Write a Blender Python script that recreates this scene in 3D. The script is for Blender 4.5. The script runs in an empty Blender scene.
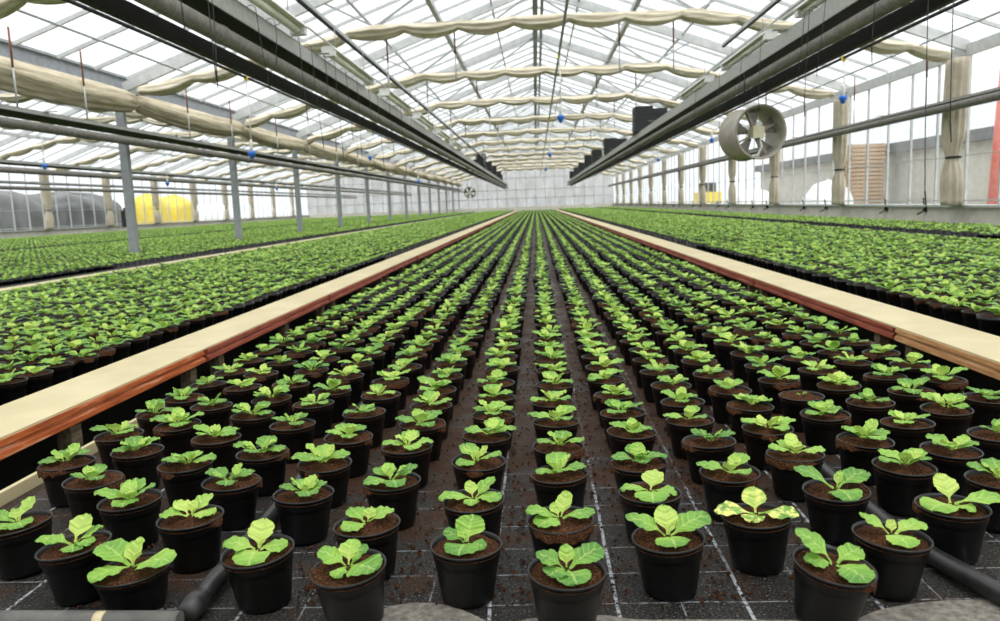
import bpy, bmesh, math, random
import numpy as np
from mathutils import Vector, Matrix, Quaternion

random.seed(7)
RNG = np.random.default_rng(11)
SC = bpy.context.scene
COL = SC.collection
PI = math.pi

# ------------------------------------------------------------------ helpers
def lin(h):
    h = h.lstrip('#')
    c = [int(h[i:i + 2], 16) / 255 for i in (0, 2, 4)]
    return tuple((v / 12.92 if v <= .04045 else ((v + .055) / 1.055) ** 2.4) for v in c) + (1.0,)

class NT:
    """small node-tree writer"""
    def __init__(s, name):
        s.m = bpy.data.materials.new(name); s.m.use_nodes = True
        s.t = s.m.node_tree; s.t.nodes.clear()
        s.out = s.t.nodes.new('ShaderNodeOutputMaterial')
    def n(s, typ, **kw):
        nd = s.t.nodes.new('ShaderNode' + typ)
        for k, v in kw.items():
            if k.startswith('i_'):
                nd.inputs[k[2:].replace('_', ' ')].default_value = v
            else:
                setattr(nd, k, v)
        return nd
    def l(s, a, b): s.t.links.new(a, b)
    def pos(s):
        return s.n('NewGeometry').outputs['Position']
    def noise(s, vec, scale, detail=4, rough=.6):
        nd = s.n('TexNoise'); nd.inputs['Scale'].default_value = scale
        nd.inputs['Detail'].default_value = detail; nd.inputs['Roughness'].default_value = rough
        s.l(vec, nd.inputs['Vector']); return nd.outputs['Fac']
    def ramp(s, fac, stops):
        nd = s.n('ValToRGB'); el = nd.color_ramp.elements
        while len(el) < len(stops): el.new(.5)
        for e, (p, c) in zip(el, stops): e.position = p; e.color = c
        s.l(fac, nd.inputs[0]); return nd.outputs[0]
    def math(s, op, a, b=None, c=None):
        nd = s.n('Math', operation=op)
        for i, v in enumerate((a, b, c)):
            if v is None: continue
            if isinstance(v, (int, float)): nd.inputs[i].default_value = v
            else: s.l(v, nd.inputs[i])
        return nd.outputs[0]
    def mix(s, fac, a, b, blend='MIX'):
        nd = s.n('MixRGB', blend_type=blend)
        for sock, v in zip(nd.inputs, (fac, a, b)):
            if isinstance(v, (int, float)): sock.default_value = v
            elif isinstance(v, tuple): sock.default_value = v
            else: s.l(v, sock)
        return nd.outputs[0]
    def bsdf(s, color, rough=.5, metal=0., spec=.5, bump=None, bump_str=.3, bump_dist=.01):
        b = s.n('BsdfPrincipled')
        for k, v in (('Base Color', color), ('Roughness', rough), ('Metallic', metal), ('Specular IOR Level', spec)):
            if isinstance(v, (int, float, tuple)): b.inputs[k].default_value = v
            else: s.l(v, b.inputs[k])
        if bump is not None:
            bp = s.n('Bump'); bp.inputs['Strength'].default_value = bump_str; bp.inputs['Distance'].default_value = bump_dist
            s.l(bump, bp.inputs['Height']); s.l(bp.outputs[0], b.inputs['Normal'])
        return b.outputs[0]
    def done(s, sh):
        s.l(sh, s.out.inputs['Surface']); return s.m

def simple(name, col, col2=None, scale=20, rough=.5, metal=0., spec=.5, bump=.0, coords='obj'):
    t = NT(name)
    if coords == 'obj':
        vec = t.n('TexCoord').outputs['Object']
    else:
        vec = t.pos()
    f = t.noise(vec, scale)
    c = t.ramp(f, [(.3, lin(col)), (.7, lin(col2 or col))])
    return t.done(t.bsdf(c, rough, metal, spec, f if bump else None, bump))

M = {}
def cloth_mat(name, a, b, sc=(.7, 7, 8)):
    t = NT(name); mp = t.n('Mapping'); mp.inputs['Scale'].default_value = sc; t.l(t.n('TexCoord').outputs['Object'], mp.inputs[0])
    f = t.noise(mp.outputs[0], 3, 3)  # stretched noise paints dark fold shading and lighter ridges into the cloth colour
    return t.done(t.bsdf(t.ramp(f, [(.3, lin(a)), (.65, lin(b))]), .9, 0, .1, f, .6, .03))
M['pot'] = (lambda t: t.done(t.bsdf(t.ramp(t.noise(t.pos(), 260, 3), [(.60, lin('#090909')), (.70, lin('#141312')), (.82, lin('#5a554c'))]), .40, 0, .38)))(NT('black_plastic'))

def soil_mat(name, a, b, c):
    t = NT(name); p = t.pos()
    f1 = t.noise(p, 300, 5, .85); f2 = t.noise(p, 40, 3)
    col = t.ramp(f1, [(.38, lin(a)), (.52, lin(b)), (.66, lin(c))])
    col = t.mix(t.math('MULTIPLY', f2, .55), col, lin('#2a170d'), 'MIX')
    return t.done(t.bsdf(col, .95, 0, .1, f1, .9, .004))
M['soil'] = soil_mat('peat_soil', '#150c07', '#523421', '#9a6d4c')

def leaf_mat(name, stops, var=None, trans=.26):
    t = NT(name); p = t.pos()
    oi = t.n('ObjectInfo').outputs['Random']
    big = t.noise(p, 9, 2); fine = t.noise(p, 120, 3)
    uv = t.n('UVMap'); uv.uv_map = 'leaf'
    sx = t.n('SeparateXYZ'); t.l(uv.outputs[0], sx.inputs[0])
    u, v = sx.outputs[0], sx.outputs[1]
    young = t.math('GREATER_THAN', v, 1.5)
    v = t.math('SUBTRACT', v, t.math('MULTIPLY', young, 2.0))
    au = t.math('ABSOLUTE', t.math('SUBTRACT', u, .5))          # 0 at the midrib
    fac = t.math('ADD', t.math('MULTIPLY', big, .55), t.math('MULTIPLY', oi, .25))
    fac = t.math('ADD', fac, t.math('MULTIPLY', fine, .25))
    fac = t.math('ADD', fac, t.math('MULTIPLY', t.math('SUBTRACT', .6, v), .22))
    fac = t.math('ADD', fac, t.math('SUBTRACT', t.math('MULTIPLY', young, .26), .10))
    col = t.ramp(fac, stops)
    rib = t.math('LESS_THAN', au, .035)
    vv = t.math('FRACT', t.math('ADD', t.math('MULTIPLY', v, 7.0), t.math('MULTIPLY', au, -2.6)))
    side = t.math('LESS_THAN', t.math('ABSOLUTE', t.math('SUBTRACT', vv, .5)), .07)
    vein = t.math('MAXIMUM', rib, t.math('MULTIPLY', side, .55))
    col = t.mix(t.math('MULTIPLY', vein, .45), col, lin('#cfe08a'))
    if var:
        pn = t.noise(p, 55, 2, .5)
        col = t.mix(t.ramp(pn, [(.47, (0, 0, 0, 1)), (.56, (1, 1, 1, 1))]), col, lin(var))
    b = t.bsdf(col, .5, 0, .35, t.math('SINE', t.math('MULTIPLY', t.math('ADD', t.math('MULTIPLY', v, 7.0), t.math('MULTIPLY', au, -2.6)), 6.283)), .25, .002)
    tr = t.n('BsdfTranslucent'); t.l(col, tr.inputs[0])
    mx = t.n('MixShader'); mx.inputs[0].default_value = trans
    t.l(b, mx.inputs[1]); t.l(tr.outputs[0], mx.inputs[2])
    return t.done(mx.outputs[0])
GREEN = [(.28, lin('#5f9440')), (.50, lin('#8fbf4e')), (.78, lin('#c9e072'))]
M['leaf'] = leaf_mat('fresh_green_leaf', GREEN)
M['leaf_variegated'] = leaf_mat('variegated_leaf', GREEN, '#e9eb86')

# black woven ground cover with white lines and brown soil spills
def mat_weed():
    t = NT('woven_ground_cover'); p = t.pos()
    sx = t.n('SeparateXYZ'); t.l(p, sx.inputs[0])
    wob = t.noise(p, 6, 2)
    def lines(coord, off, step, hw):
        a = t.math('ADD', coord, t.math('MULTIPLY', t.math('SUBTRACT', wob, .5), .007))
        f = t.math('FRACT', t.math('DIVIDE', t.math('SUBTRACT', a, off - step * .5 - step * 40), step))
        return t.math('LESS_THAN', t.math('ABSOLUTE', t.math('SUBTRACT', f, .5)), hw / step)
    lx = lines(sx.outputs[0], .102, .190, .0027)
    lx2 = lines(sx.outputs[0], .102 + .095, .190, .0012)
    ly = lines(sx.outputs[1], 1.104, .0955, .0013)
    ln = t.math('MAXIMUM', lx, t.math('MAXIMUM', t.math('MULTIPLY', lx2, .6), t.math('MULTIPLY', ly, .75)))
    brk = t.noise(p, 90, 3)
    ln = t.math('MULTIPLY', ln, t.ramp(brk, [(.38, (0, 0, 0, 1)), (.52, (1, 1, 1, 1))]))
    weave = t.noise(p, 260, 4, .85)
    base = t.ramp(weave, [(.40, lin('#070707')), (.53, lin('#1f1d1b')), (.60, lin('#504d47')), (.67, lin('#bdbab3'))])  # palest stops paint light flecks and wet sparkle into the colour
    dirt = t.noise(p, 7, 6, .72)
    peat = t.ramp(t.noise(p, 190, 5, .75), [(.36, lin('#120a06')), (.55, lin('#3f2818')), (.72, lin('#7d5537'))])
    c = t.mix(t.math('MULTIPLY', ln, .8), base, lin('#b3b7bc'))
    far = t.n('MapRange'); t.l(sx.outputs[1], far.inputs[0])
    for i, v in ((1, 1.15), (2, 1.9), (3, -.07), (4, .10)): far.inputs[i].default_value = v
    dsum = t.math('ADD', dirt, far.outputs[0])
    dm = t.ramp(dsum, [(.46, (0, 0, 0, 1)), (.58, (.9, .9, .9, 1))])
    c = t.mix(dm, c, peat)
    r = t.ramp(dirt, [(.4, (.42, .42, .42, 1)), (.65, (.75, .75, .75, 1))])
    return t.done(t.bsdf(c, r, 0, .22, t.math('ADD', weave, t.math('MULTIPLY', wob, 4.)), .5, .003))
M['weed'] = mat_weed()
M['dark_ground'] = simple('dark_earth', '#0f0d0b', '#1d1814', 6, .95, coords='w')
M['felt'] = simple('grey_geotextile', '#544f48', '#8a857b', 90, .95, bump=.5)
M['cream_board'] = simple('cream_painted_board', '#bfb189', '#cec19a', 5, .55, bump=.05)
def wood(name, a, b, c, scale=30):
    t = NT(name); vec = t.n('TexCoord').outputs['Object']
    mp = t.n('Mapping'); mp.inputs['Scale'].default_value = (8, .55, 6); t.l(vec, mp.inputs[0])
    f = t.noise(mp.outputs[0], scale * .35, 5, .65)
    col = t.ramp(f, [(.32, lin(a)), (.55, lin(b)), (.78, lin(c))])
    return t.done(t.bsdf(col, .6, 0, .3, f, .3, .003))
M['rust_board'] = wood('rust_orange_board', '#7d3814', '#b55c2a', '#dcb593')
M['red_board'] = wood('red_brown_board', '#6b2c1c', '#974a33', '#a8694f')
M['tan_board'] = wood('tan_board', '#96663c', '#bb8c5c', '#d8b890')
M['grey_wood'] = wood('weathered_wood', '#4a4035', '#71644f', '#988a70')
M['concrete'] = simple('concrete_curb', '#d4cfc2', '#ebe7dc', 6, .9, bump=.1)
M['galv'] = simple('galvanised_steel', '#8f9497', '#b3b7b8', 14, .5, .2)
M['light_metal'] = simple('pale_painted_steel', '#b7babb', '#cfd1d0', 9, .5, .1)
M['blue_grey'] = simple('blue_grey_steel', '#8d949b', '#a7adb3', 12, .5, .3)
M['post_grey'] = simple('grey_post_paint', '#979ca0', '#adb1b4', 9, .5, .1)
M['alu_bar'] = simple('aluminium_bar', '#b8bbbb', '#d0d2d2', 10, .5, .2)
M['trough'] = simple('grey_sheet_metal', '#9a9b97', '#b9bab5', 26, .5, .25)
M['pipe_grey'] = simple('grey_pipe', '#62605b', '#87847c', 30, .6, .05)
M['dull_pipe'] = simple('dull_grey_pipe', '#4a4946', '#65635e', 30, .6)
M['pipe_dark'] = simple('dark_pipe', '#2b2b2a', '#3d3c3a', 30, .5)
M['black_rubber'] = simple('black_hose', '#1b1b1b', '#2c2b2a', 60, .4)
M['dark_steel'] = simple('dark_steel', '#11100f', '#1c1b19', 20, .7)
M['rust'] = simple('rusty_steel', '#6d3a26', '#8e5740', 40, .8)
M['white_plastic'] = simple('white_plastic', '#d9dad6', '#ebebe6', 10, .4)
M['lamp_body'] = simple('white_lamp_housing', '#d3d5cd', '#e4e6de', 10, .35)
M['lamp_tube'] = simple('cream_lamp_tube', '#d9dbc6', '#eceedd', 10, .25)
M['blue_plastic'] = simple('blue_plastic', '#1f63c4', '#2f7bdd', 20, .4)
M['yellow_plastic'] = simple('yellow_plastic', '#e2c51e', '#f2dc3f', 6, .5)
M['tray'] = simple('black_tray', '#222426', '#36393b', 24, .6)
M['curtain'] = cloth_mat('beige_curtain_cloth', '#bdb198', '#efe6d2')
M['curtain_roll'] = cloth_mat('beige_rolled_cloth', '#b3a68c', '#dcd1b9', (10, .7, 8))
M['curtain_white'] = simple('pale_curtain_cloth', '#b5aa97', '#dad0bd', 5, .9, bump=.15)
M['fan_housing'] = simple('grey_beige_fan_metal', '#8f897d', '#aaa498', 8, .5, .1)
M['fan_blade'] = simple('grey_fan_blade', '#88847b', '#a8a49a', 8, .5, .1)
M['fan_motor'] = simple('cream_motor', '#cfc9a8', '#e2ddc0', 8, .5)
M['building'] = simple('beige_building_wall', '#a8a59c', '#bdbab2', 3, .9)
M['dark_roof'] = simple('dark_roof', '#4d4f52', '#66686b', 3, .8)
M['grey_roof'] = simple('grey_roof_sheet', '#a7adb2', '#c0c5c8', 2, .6)
M['tarp_dark'] = simple('dark_tarpaulin', '#101112', '#3c4043', 2.2, .4, bump=.3)
M['tarp_white'] = simple('white_tarpaulin', '#d2d6d8', '#eef0f0', 2.2, .6, bump=.3)
M['red_paint'] = simple('red_paint', '#c0513f', '#d4705c', 8, .5)
M['pallet'] = simple('pallet_wood', '#9b7f62', '#bfa687', 12, .8)
M['outside_ground'] = simple('pale_yard_gravel', '#a5a49b', '#c2c0b6', 1.5, .95, coords='w')
M['hedge'] = simple('hedge_leaves', '#5d7548', '#8aa06c', 3, .9, coords='w')

def glass_mat(name, milk, lo, hi, dirt_col='#e8ebea'):
    t = NT(name); p = t.pos()
    mp = t.n('Mapping'); mp.inputs['Scale'].default_value = (1.0, .9, .35); t.l(p, mp.inputs[0])
    f = t.noise(mp.outputs[0], 2.2, 5, .6)
    fac = t.ramp(f, [(.35, (lo, lo, lo, 1)), (.75, (hi, hi, hi, 1))])
    tr = t.n('BsdfTransparent'); tr.inputs[0].default_value = (.97, .985, .98, 1)
    tl = t.n('BsdfTranslucent'); tl.inputs[0].default_value = lin(dirt_col)
    df = t.n('BsdfDiffuse'); df.inputs[0].default_value = lin(dirt_col)
    md = t.n('MixShader'); md.inputs[0].default_value = .35
    t.l(tl.outputs[0], md.inputs[1]); t.l(df.outputs[0], md.inputs[2])
    m1 = t.n('MixShader'); t.l(fac, m1.inputs[0]); t.l(tr.outputs[0], m1.inputs[1]); t.l(md.outputs[0], m1.inputs[2])
    gl = t.n('BsdfGlossy'); gl.inputs['Roughness'].default_value = .05
    m2 = t.n('MixShader'); m2.inputs[0].default_value = .03
    t.l(m1.outputs[0], m2.inputs[1]); t.l(gl.outputs[0], m2.inputs[2])
    return t.done(m2.outputs[0])
M['roof_glass'] = glass_mat('roof_glass', 0, .02, .22)
M['wall_glass'] = glass_mat('wall_glass', 0, .04, .24)
M['milky'] = glass_mat('milky_gable_glazing', 0, .55, .85, '#928e83')

class MB:
    """collects shapes, builds ONE mesh object"""
    def __init__(s): s.v = []; s.f = []; s.mi = []; s.sm = []
    def add(s, vs, fs, mi=0, smooth=False):
        b = len(s.v); s.v += [tuple(v) for v in vs]
        for f in fs: s.f.append(tuple(b + i for i in f)); s.mi.append(mi); s.sm.append(smooth)
        return s
    def box(s, x0, x1, y0, y1, z0, z1, mi=0):
        vs = [(x, y, z) for z in (z0, z1) for y in (y0, y1) for x in (x0, x1)]
        return s.add(vs, [(0, 2, 3, 1), (4, 5, 7, 6), (0, 1, 5, 4), (2, 6, 7, 3), (0, 4, 6, 2), (1, 3, 7, 5)], mi)
    def bar(s, a, b, w, h, mi=0, up=(0, 0, 1)):
        """rectangular bar from a to b, w sideways, h along up"""
        a, b = Vector(a), Vector(b); d = (b - a).normalized(); u = Vector(up)
        sd = d.cross(u)
        if sd.length < 1e-4: sd = d.cross(Vector((0, 1, 0)))
        sd.normalize(); u = sd.cross(d).normalized()
        vs = []
        for p in (a, b):
            for i, j in ((-1, -1), (1, -1), (1, 1), (-1, 1)): vs.append(p + sd * (w / 2 * i) + u * (h / 2 * j))
        return s.add(vs, [(0, 1, 2, 3), (7, 6, 5, 4), (0, 4, 5, 1), (1, 5, 6, 2), (2, 6, 7, 3), (3, 7, 4, 0)], mi)
    def tube(s, pts, r, n=10, mi=0, cap=True, rs=None):
        pts = [Vector(p) for p in pts]; k = len(pts); vs = []; fs = []
        d0 = (pts[1] - pts[0]).normalized()
        ref = Vector((0, 0, 1)) if abs(d0.z) < .9 else Vector((1, 0, 0))
        for i, p in enumerate(pts):
            d = (pts[min(i + 1, k - 1)] - pts[max(i - 1, 0)]).normalized()
            a = d.cross(ref).normalized(); b = a.cross(d).normalized()
            ref = b
            rr = rs[i] if rs else r
            for j in range(n):
                t = 2 * PI * j / n; vs.append(p + a * (math.cos(t) * rr) + b * (math.sin(t) * rr))
        for i in range(k - 1):
            for j in range(n):
                fs.append((i * n + j, i * n + (j + 1) % n, (i + 1) * n + (j + 1) % n, (i + 1) * n + j))
        s.add(vs, fs, mi, True)
        if cap:
            s.add(vs[:n], [tuple(range(n))], mi); s.add(vs[-n:], [tuple(range(n))[::-1]], mi)
        return s
    def lathe(s, prof, n=32, mi=0, c=(0, 0, 0), axis='z', smooth=True):
        vs = []; fs = []
        for r, z in prof:
            for j in range(n):
                t = 2 * PI * j / n; x, y = r * math.cos(t), r * math.sin(t)
                vs.append((c[0] + x, c[1] + y, c[2] + z) if axis == 'z' else (c[0] + x, c[1] + z, c[2] + y))
        for i in range(len(prof) - 1):
            for j in range(n):
                fs.append((i * n + j, i * n + (j + 1) % n, (i + 1) * n + (j + 1) % n, (i + 1) * n + j))
        return s.add(vs, fs, mi, smooth)
    def prism(s, poly, y0, y1, mi=0):
        """polygon in x,z swept along y"""
        n = len(poly)
        vs = [(x, y0, z) for x, z in poly] + [(x, y1, z) for x, z in poly]
        fs = [tuple(range(n)), tuple(range(2 * n - 1, n - 1, -1))]
        fs += [(i, i + n, (i + 1) % n + n, (i + 1) % n) for i in range(n)]
        return s.add(vs, fs, mi)
    def mesh(s, name, mats):
        me = bpy.data.meshes.new(name); me.from_pydata(s.v, [], s.f)
        for m in (mats if isinstance(mats, (list, tuple)) else [mats]): me.materials.append(m)
        me.polygons.foreach_set('material_index', s.mi); me.polygons.foreach_set('use_smooth', s.sm)
        bm = bmesh.new(); bm.from_mesh(me); bmesh.ops.remove_doubles(bm, verts=bm.verts, dist=1e-6)
        bmesh.ops.recalc_face_normals(bm, faces=bm.faces); bm.to_mesh(me); bm.free()
        me.update(); return me
    def build(s, name, mats, parent=None, loc=None):
        return link(name, s.mesh(name, mats), parent, loc)

def link(name, data, parent=None, loc=None):
    o = bpy.data.objects.new(name, data); COL.objects.link(o)
    if parent is not None: o.parent = parent
    if loc is not None: o.location = loc
    return o
def tag(o, label=None, cat=None, group=None, kind=None):
    if label: o['label'] = label
    if cat: o['category'] = cat
    if group: o['group'] = group
    if kind: o['kind'] = kind
    return o
def thing(name, label, cat, loc=(0, 0, 0), rz=0, group=None):
    o = bpy.data.objects.new(name, None); COL.objects.link(o)
    o.empty_display_size = .05
    o.location = loc; o.rotation_euler = (0, 0, rz)
    return tag(o, label, cat, group)
def struct(name, mb, mats, parent=None):
    o = mb.build(name, mats, parent)
    if parent is None: o['kind'] = 'structure'
    return o
def dup(root, loc, rz=None, label=None, group=None, scale=None):
    r = root.copy(); COL.objects.link(r); r.location = loc
    if rz is not None: r.rotation_euler = (0, 0, rz)
    if scale: r.scale = scale
    if label: r['label'] = label
    if group: r['group'] = group
    for ch in list(root.children):
        c = ch.copy(); COL.objects.link(c); c.parent = r
        for g in list(ch.children):
            d = g.copy(); COL.objects.link(d); d.parent = c
    return r
ONES = ['', 'first', 'second', 'third', 'fourth', 'fifth', 'sixth', 'seventh', 'eighth', 'ninth', 'tenth', 'eleventh', 'twelfth',
        'thirteenth', 'fourteenth', 'fifteenth', 'sixteenth', 'seventeenth', 'eighteenth', 'nineteenth']
TENS = ['', '', 'twenty', 'thirty', 'forty', 'fifty', 'sixty', 'seventy', 'eighty', 'ninety']
def nth(n):
    if n < 20: return ONES[n]
    t, o = divmod(n, 10)
    return (TENS[t][:-1] + 'ieth') if o == 0 else TENS[t] + '-' + ONES[o]

# ------------------------------------------------------------------ camera
CH, FPX = .60, 778.0
CAMW = ((0.99820746, 0.04578892, -0.03853884), (0.03195355, 0.1367308, 0.99009275), (0.05060472, -0.98954942, 0.13502259))
cam = bpy.data.objects.new('camera', bpy.data.cameras.new('camera')); COL.objects.link(cam)
rot = Matrix(CAMW).transposed().to_4x4()
cam.matrix_world = Matrix.Translation((0, 0, CH)) @ rot
cam.data.sensor_width = 36; cam.data.sensor_fit = 'HORIZONTAL'; cam.data.lens = FPX / 1000 * 36
cam.data.clip_start = .02; cam.data.clip_end = 400
cam.data.dof.use_dof = True; cam.data.dof.focus_distance = 1.65; cam.data.dof.aperture_fstop = 7.1
SC.camera = cam
CM = np.array(CAMW)
def project(p):
    c = (np.asarray(p, float) - np.array([0, 0, CH])) @ CM.T
    return 500 + FPX * c[..., 0] / -c[..., 2], 310.5 - FPX * c[..., 1] / -c[..., 2], -c[..., 2]

# ------------------------------------------------------------------ layout of the place
X_BOARD_L, X_BOARD_R = -1.28, 1.305      # inner edges of the boards
Z_BOARD = .10
Z_SIDE = .045                              # surface of the side beds
XW = 5.6                                  # right outer wall, left valley gutter at -XW
XL2 = -16.75                              # outer wall of the second bay
Y0, Y1 = -8.0, 57.0
EAVE, RIDGE, RX = 2.45, 4.45, .1
TR = [2.9 + 3.85 * k for k in range(15)]  # trusses and posts

# floor, outside ground
struct('floor', MB().box(XL2, XW, Y0, Y1, -.5, -.4), M['dark_ground'])
g = MB()
g.box(XW + .15, 90, Y0 - 20, 160, -.25, -.02); g.box(-110, XL2 - .15, Y0 - 20, 160, -.25, -.02); g.box(XL2 - .15, XW + .15, Y1 + .2, 160, -.25, -.02)
struct('ground', g, M['outside_ground'])

# ------------------------------------------------------------------ roof
def slope(name, xa, za, xb, zb):
    g = MB(); g.add([(xa, Y0, za), (xb, Y0, zb), (xb, Y1, zb), (xa, Y1, za)], [(0, 1, 2, 3)])
    r = struct(name, g, M['roof_glass'])
    b = MB()
    n = int((Y1 - Y0) / .77)
    off = Vector((0, 0, -.02))
    for k in range(n + 1):
        y = 6.75 - 13 * .77 + k * .77
        if y > Y1 or y < Y0: continue
        b.bar(Vector((xa, y, za)) + off, Vector((xb, y, zb)) + off, .03, .045)
    b.build('glazing_bar', M['alu_bar'], r)['kind'] = 'stuff'
    p = MB()
    for t in (.36, .70):
        x, z = xa + (xb - xa) * t, za + (zb - za) * t - .07
        p.bar((x, Y0, z), (x, Y1, z), .08, .09)
    for t in (.53, .86):
        x, z = xa + (xb - xa) * t, za + (zb - za) * t - .05
        p.bar((x, Y0, z), (x, Y1, z), .03, .04)
    return r, p
for nm, xr, xe in (('ceiling_right', RX, XW), ('ceiling_left', RX, -XW + .14)):
    r, p = slope(nm, xe, EAVE + (.05 if xe < 0 else 0), xr, RIDGE)
    p.build('purlin', M['light_metal'], r)
for nm, xr, xe in (('ceiling_left_bay_right', -11.17, -XW - .16), ('ceiling_left_bay_left', -11.17, XL2)):
    r, p = slope(nm, xe, EAVE + (.05 if xe > -10 else 0), xr, RIDGE)
    p.build('purlin', M['light_metal'], r)
rb = MB(); rb.bar((RX, Y0, RIDGE - .09), (RX, Y1, RIDGE - .09), .10, .16)
rb.bar((RX + .13, Y0, RIDGE - .16), (RX + .13, Y1, RIDGE - .16), .06, .05)
struct('ridge_beam', rb, M['blue_grey'])
rb = MB(); rb.bar((-11.17, Y0, RIDGE - .09), (-11.17, Y1, RIDGE - .09), .07, .14)
struct('ridge_beam', rb, M['blue_grey'])

# trusses: rafters, tie, diagonals
KX, KZ = 2.1, 2.98
def make_truss():
    t = thing('roof_truss', 'x', 'roof truss')
    def part(nm, a, b, w, h, m='light_metal'):
        g = MB(); g.bar((a[0], 0, a[1]), (b[0], 0, b[1]), w, h, up=(0, 0, 1)); return g.build(nm, M[m], t)
    for s in (-1, 1):
        part('rafter', (s * (XW - .03), EAVE - .09), (0, RIDGE - .09), .06, .12, 'light_metal')
        part('tie_rod', (s * (XW - .05), 2.27), (s * KX, KZ), .03, .04, 'galv')
        part('diagonal_strut', (s * KX, KZ), (0, RIDGE - .16), .025, .03, 'galv')
        part('short_strut', (s * KX, KZ), (s * 2.75, RIDGE - .16 - .357 * 2.75), .022, .025, 'galv')
    part('tie_beam', (-KX, KZ), (KX, KZ), .04, .05, 'galv')
    return t
truss = make_truss()
tr_y = [y for y in TR if 5 < y < 56]
for i, y in enumerate(tr_y):
    lb = f'steel truss under the main glass roof, above the {nth(i)} full swag of shade cloth' if i else 'nearest steel truss, almost overhead and mostly out of view'
    if i == 0: truss.location = (RX * .5, y, 0); tag(truss, lb, group='trusses of the main roof')
    else: dup(truss, (RX * .5, y, 0), 0, lb, 'trusses of the main roof')
for i, y in enumerate(tr_y[1:]):
    dup(truss, (-11.17, y, 0), 0, f'steel truss of the neighbouring roof beyond the valley gutter, {nth(i + 1)} from the camera', 'trusses of the neighbouring roof')

# folded shade curtains hanging under every truss
def curtain_profile(x):
    ax = abs(x)
    z = 2.93 if ax < KX else 2.93 - (ax - KX) / (XW - KX) * .72
    return z
def make_curtain(seed, x0=-XW + .34, x1=XW - .40):
    rnd = random.Random(seed); g = MB()
    n = 220; m = 28; vs = []; fs = []
    for i in range(n + 1):
        x = x0 + (x1 - x0) * i / n
        ph = (x / .71 + seed * .37) % 1.0
        arc = math.sin(PI * ph) ** .75
        z = curtain_profile(x) - .050 * arc + .012 * math.sin(x * 2.1 + seed)
        hh = .052 + .030 * arc; ww = .095 + .035 * arc + .015 * math.sin(x * 3.3 + seed)
        for j in range(m):
            a = 2 * PI * j / m
            k = 1 + (.10 * math.sin(3 * a + x * .8 + seed) + .13 * math.sin(7 * a + 1.5 * math.sin(x * 1.1 + seed)) + .05 * math.sin(11 * a - x * 2)) * (.4 + .6 * arc)
            vs.append((x, math.cos(a) * ww * k, z + math.sin(a) * hh * k))
    for i in range(n):
        for j in range(m):
            fs.append((i * m + j, i * m + (j + 1) % m, (i + 1) * m + (j + 1) % m, (i + 1) * m + j))
    fs.append(tuple(range(m))); fs.append(tuple(n * m + j for j in range(m))[::-1])
    g.add(vs, fs, 0, True)
    return g.mesh('shade_curtain', M['curtain'])
cmesh = [make_curtain(s) for s in range(4)]
for i, y in enumerate(tr_y):
    o = link('shade_curtain', cmesh[i % 4], None, (RX * .5, y - .16, 0))
    tag(o, f'beige shade cloth folded up under the main roof, {nth(i)} full swag across from the camera' if i else 'nearest beige shade cloth, only its end showing in the upper left corner', 'curtain', 'folded shade curtains under the main roof')
for i, y in enumerate(tr_y[1:]):
    o = link('shade_curtain', cmesh[(i + 2) % 4], None, (-11.17, y - .16, 0))
    tag(o, f'beige shade cloth folded under the neighbouring roof, {nth(i + 1)} swag from the camera', 'curtain', 'folded shade curtains under the neighbouring roof')

# ------------------------------------------------------------------ valley gutter, posts and rolled curtain on the left
g = MB(); g.prism([(-XW - .10, 2.32), (-XW + .06, 2.32), (-XW + .06, 2.345), (-XW + .01, 2.345), (-XW + .01, 2.50), (-XW + .06, 2.50), (-XW + .06, 2.53), (-XW - .10, 2.53)], Y0, Y1)
vg = g.build('valley_gutter', M['blue_grey'])
tag(vg, 'long blue-grey steel valley gutter between the two roofs, on the grey posts', 'gutter')
pm = MB(); pm.prism([(-.055, Z_SIDE), (.055, Z_SIDE), (.055, 2.32), (-.055, 2.32)], -.04, .04)
pm.box(-.09, .09, -.08, .08, 2.29, 2.32)
pmesh = pm.mesh('steel_post', M['post_grey'])
for i, y in enumerate(tr_y[1:]):
    o = link('steel_post', pmesh, None, (-XW, y, 0))
    tag(o, f'grey square steel post under the valley gutter, {nth(i + 1)} from the camera' if i else 'grey square steel post under the valley gutter, nearest of its line', 'post', 'posts under the valley gutter')
# rolled curtain: one swag between each two posts
def swag_mesh(seed, L=3.85):
    g = MB(); n = 40; m = 30; vs = []; fs = []
    for i in range(n + 1):
        t = i / n; y = t * L
        e = math.sin(PI * t) ** .35 if 0 < t < 1 else 0
        sag = .045 * math.sin(PI * t)
        for j in range(m):
            a = 2 * PI * j / m
            k = 1 + .10 * math.sin(2 * a + seed) + .07 * math.sin(4 * a + 3 * t + seed) + .06 * math.sin(9 * a + 2 * math.sin(3 * t + seed))
            vs.append((math.cos(a) * (.06 + .07 * e) * k, y, -.01 - sag + math.sin(a) * (.08 + .085 * e) * k))
    for i in range(n):
        for j in range(m): fs.append((i * m + j, i * m + (j + 1) % m, (i + 1) * m + (j + 1) % m, (i + 1) * m + j))
    fs.append(tuple(range(m))); fs.append(tuple(n * m + j for j in range(m))[::-1])
    g.add(vs, fs, 0, True); return g.mesh('rolled_curtain', M['curtain_roll'])
sw = [swag_mesh(s) for s in range(3)]
for i, y in enumerate(TR[1:-1]):
    o = link('rolled_curtain', sw[i % 3], None, (-XW + .215, y, 2.16))
    tag(o, f'beige rolled curtain hanging below the valley gutter, {nth(i + 1)} length from the camera', 'curtain', 'rolled curtains below the valley gutter')

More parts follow.
